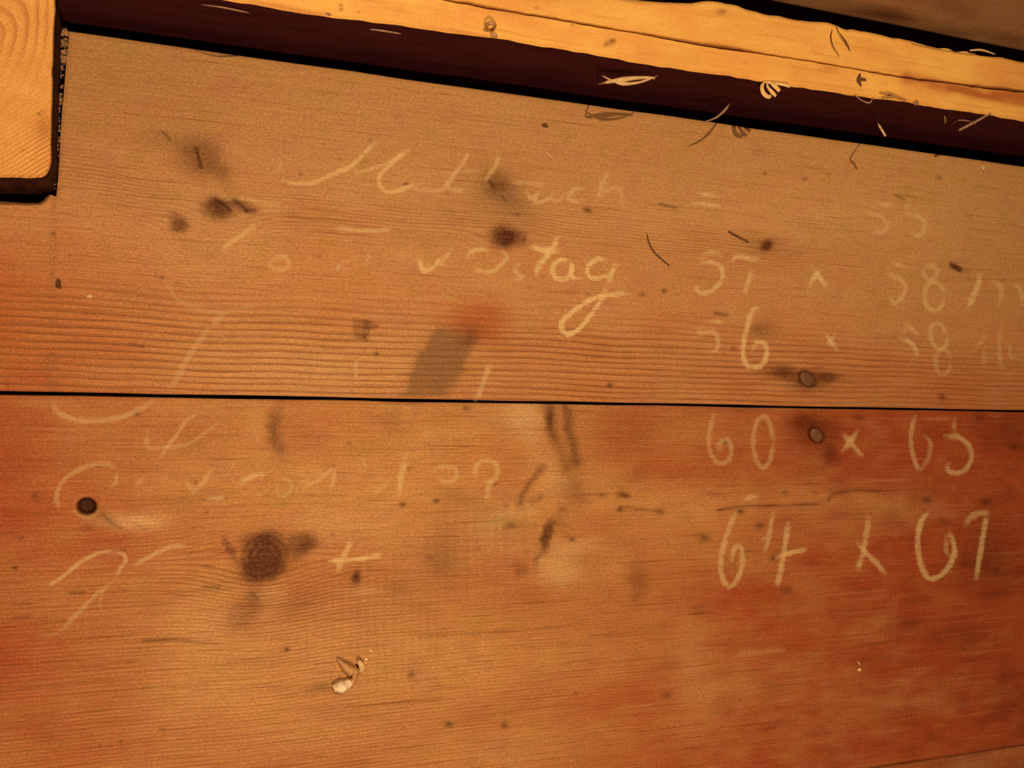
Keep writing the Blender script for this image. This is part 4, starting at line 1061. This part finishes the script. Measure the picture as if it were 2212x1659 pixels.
bit('fibre', [([(1806, 58, TOP), (1815, 74, TOP + .001), (1828, 92, TOP + .0008), (1836, 110, TOP)], [.7, 1.1, 2.2, .7])], m_hair, 'dark strand thicker in the middle on the beam, beside the thin one', 'fibre')
bit('splinter', [([(2095, 109, TOP), (2120, 108, TOP + .001), (2150, 117, TOP + .001)], [2, 3, 1.5])], m_straw, 'pale splinter lifting from the far edge of the beam', 'splinter', flat=.6)
bit('fibre', [([(1900, 200, TOP), (1925, 203, TOP + .0012), (1945, 212, TOP)], [1.5, 2.5, 1.5]), ([(1905, 210, TOP), (1935, 208, TOP + .0008), (1958, 216, TOP)], [1.2, 2, 1.2])], m_husk, 'brown fluff on the near edge of the beam', 'fibre')
crumb('crumb', 1978, 223, 7, 6, m_crumb, 'pale crumb at the near edge of the beam', 'crumb', 5, HB)

# on the upper plank
bit('straw', [([(1176, 327, .0006), (1184, 334, .0008), (1192, 341, .0006)], [1.4, 1.8, 1.4])], m_shaving, 'tiny pale yellow straw above the chalk word', 'straw')
bit('fibre', [([(1398, 505, .0004), (1402, 523, .0012), (1415, 546, .0012), (1446, 574, .0004)], [1, 1.5, 1.5, 1.3])], m_hair, 'long dark curved hair lying on the plank', 'fibre')
bit('splinter', [([(1574, 500, .0006), (1592, 510, .0012), (1617, 523, .0006)], [2.4, 2, 1.6])], m_hair, 'dark twig pointing at the small knot', 'twig')
crumb('crumb', 1178, 271, 8, 5, m_hair, 'dark brown crumb on the plank below the beam', 'crumb', 8)
crumb('crumb', 2124, 363, 6, 8, m_straw, 'pale crumb on the plank close to the beam', 'crumb', 9)
crumb('crumb', 193, 640, 5, 4, m_straw, 'tiny pale crumb on the reddish end of the upper plank', 'crumb', 10)
bit('fibre', [([(125, 604, .0006), (128, 610, .0015), (124, 616, .0015), (132, 621, .0006)], [2, 3, 3, 2])], m_hair, 'little dark squiggle of dirt below the timber block', 'fibre')

# on the lower plank
bit('straw', [([(1852, 1428, .0005), (1858, 1436, .0008)], [1.5, 2])], m_straw, 'fine pale sliver beside the yellow chip on the reddish plank', 'straw')
crumb('wood_chip', 1856, 1447, 9, 5, m_shaving, 'small yellow wood chip on the dark reddish plank', 'chip', 12)
crumb('crumb', 800, 1406, 3, 3, m_white, 'tiny white grain above the scrap of husk', 'crumb', 13)
crumb('crumb', 791, 1424, 3, 3, m_white, 'tiny white grain touching the top of the husk', 'crumb', 14)

# dried husk with a whitish end
husk = bpy.data.objects.new('dried_husk', None)
COL.objects.link(husk)
hp = P(757, 1455)
husk.location = (hp[0], hp[1], 0)
thing(husk, 'crumpled dry husk with a chalky white end lying on the reddish plank', 'husk')


def hpart(name, VF, mat, label=None, smooth=True):
    V, Fc = VF
    o = link(name, mesh_of(name, [np.array(v) - np.array(husk.location) for v in V], Fc, [mat], smooth=smooth), husk)
    if label:
        o['label'] = label
    return o


T3 = lambda pts, r, s=8, fl=.8: tube([P(*q) for q in pts], [x * PXM for x in r], s, fl)
hpart('stem', T3([(728, 1422, .0012), (738, 1432, .0030), (750, 1444, .0036), (762, 1452, .0036)], [2, 5, 9, 10]), m_husk)
hpart('body', join([lump(766, 1450, .0038, 10, 8, 9, 31, 2, .12), T3([(766, 1456, .003), (766, 1466, .0024), (758, 1476, .0018), (748, 1482, .0018)], [6, 6, 7, 9])]), m_husk)
hpart('flap', join([T3([(774, 1428, .0042), (780, 1436, .0048), (782, 1446, .0044), (777, 1453, .0034)], [4, 6, 6, 3], 8, .45)]), m_straw, 'pale folded flap of the husk')
hpart('tip', join([lump(736, 1484, .0036, 17, 12, 13, 33, 2, .14), lump(750, 1477, .0030, 10, 9, 9, 34, 2, .15)]), m_white, 'chalky white end of the husk', smooth=False)

# sawdust packed along the block's foot
parts = []
for i in range(150):
    t = random.random() ** 1.2
    y = 62 + t * 350
    if 148 < y < 195 and random.random() < .8:
        continue
    base = np.interp(y, [62, 110, 160, 240, 330, 420], [148, 144, 139, 133, 127.5, 121])
    wgt = 1.0 if y < 150 else .55
    x = base - 1.5 - random.uniform(0, 12) * wgt
    z = random.uniform(-0.0035, 0.0004)
    s = random.uniform(1.6, 4.6) * (1.15 if y < 150 else .75)
    parts.append(lump(x, y, z, s, s * random.uniform(.6, 1.2), s * .8, 200 + i, 1, .3))
V, Fc = join(parts)
sd = link('sawdust', mesh_of('sawdust', V, Fc, [m_crumb], smooth=False))
sd['kind'] = 'stuff'
sd['label'] = 'sawdust crumbs along the foot of the pale timber block'
sd['category'] = 'sawdust'
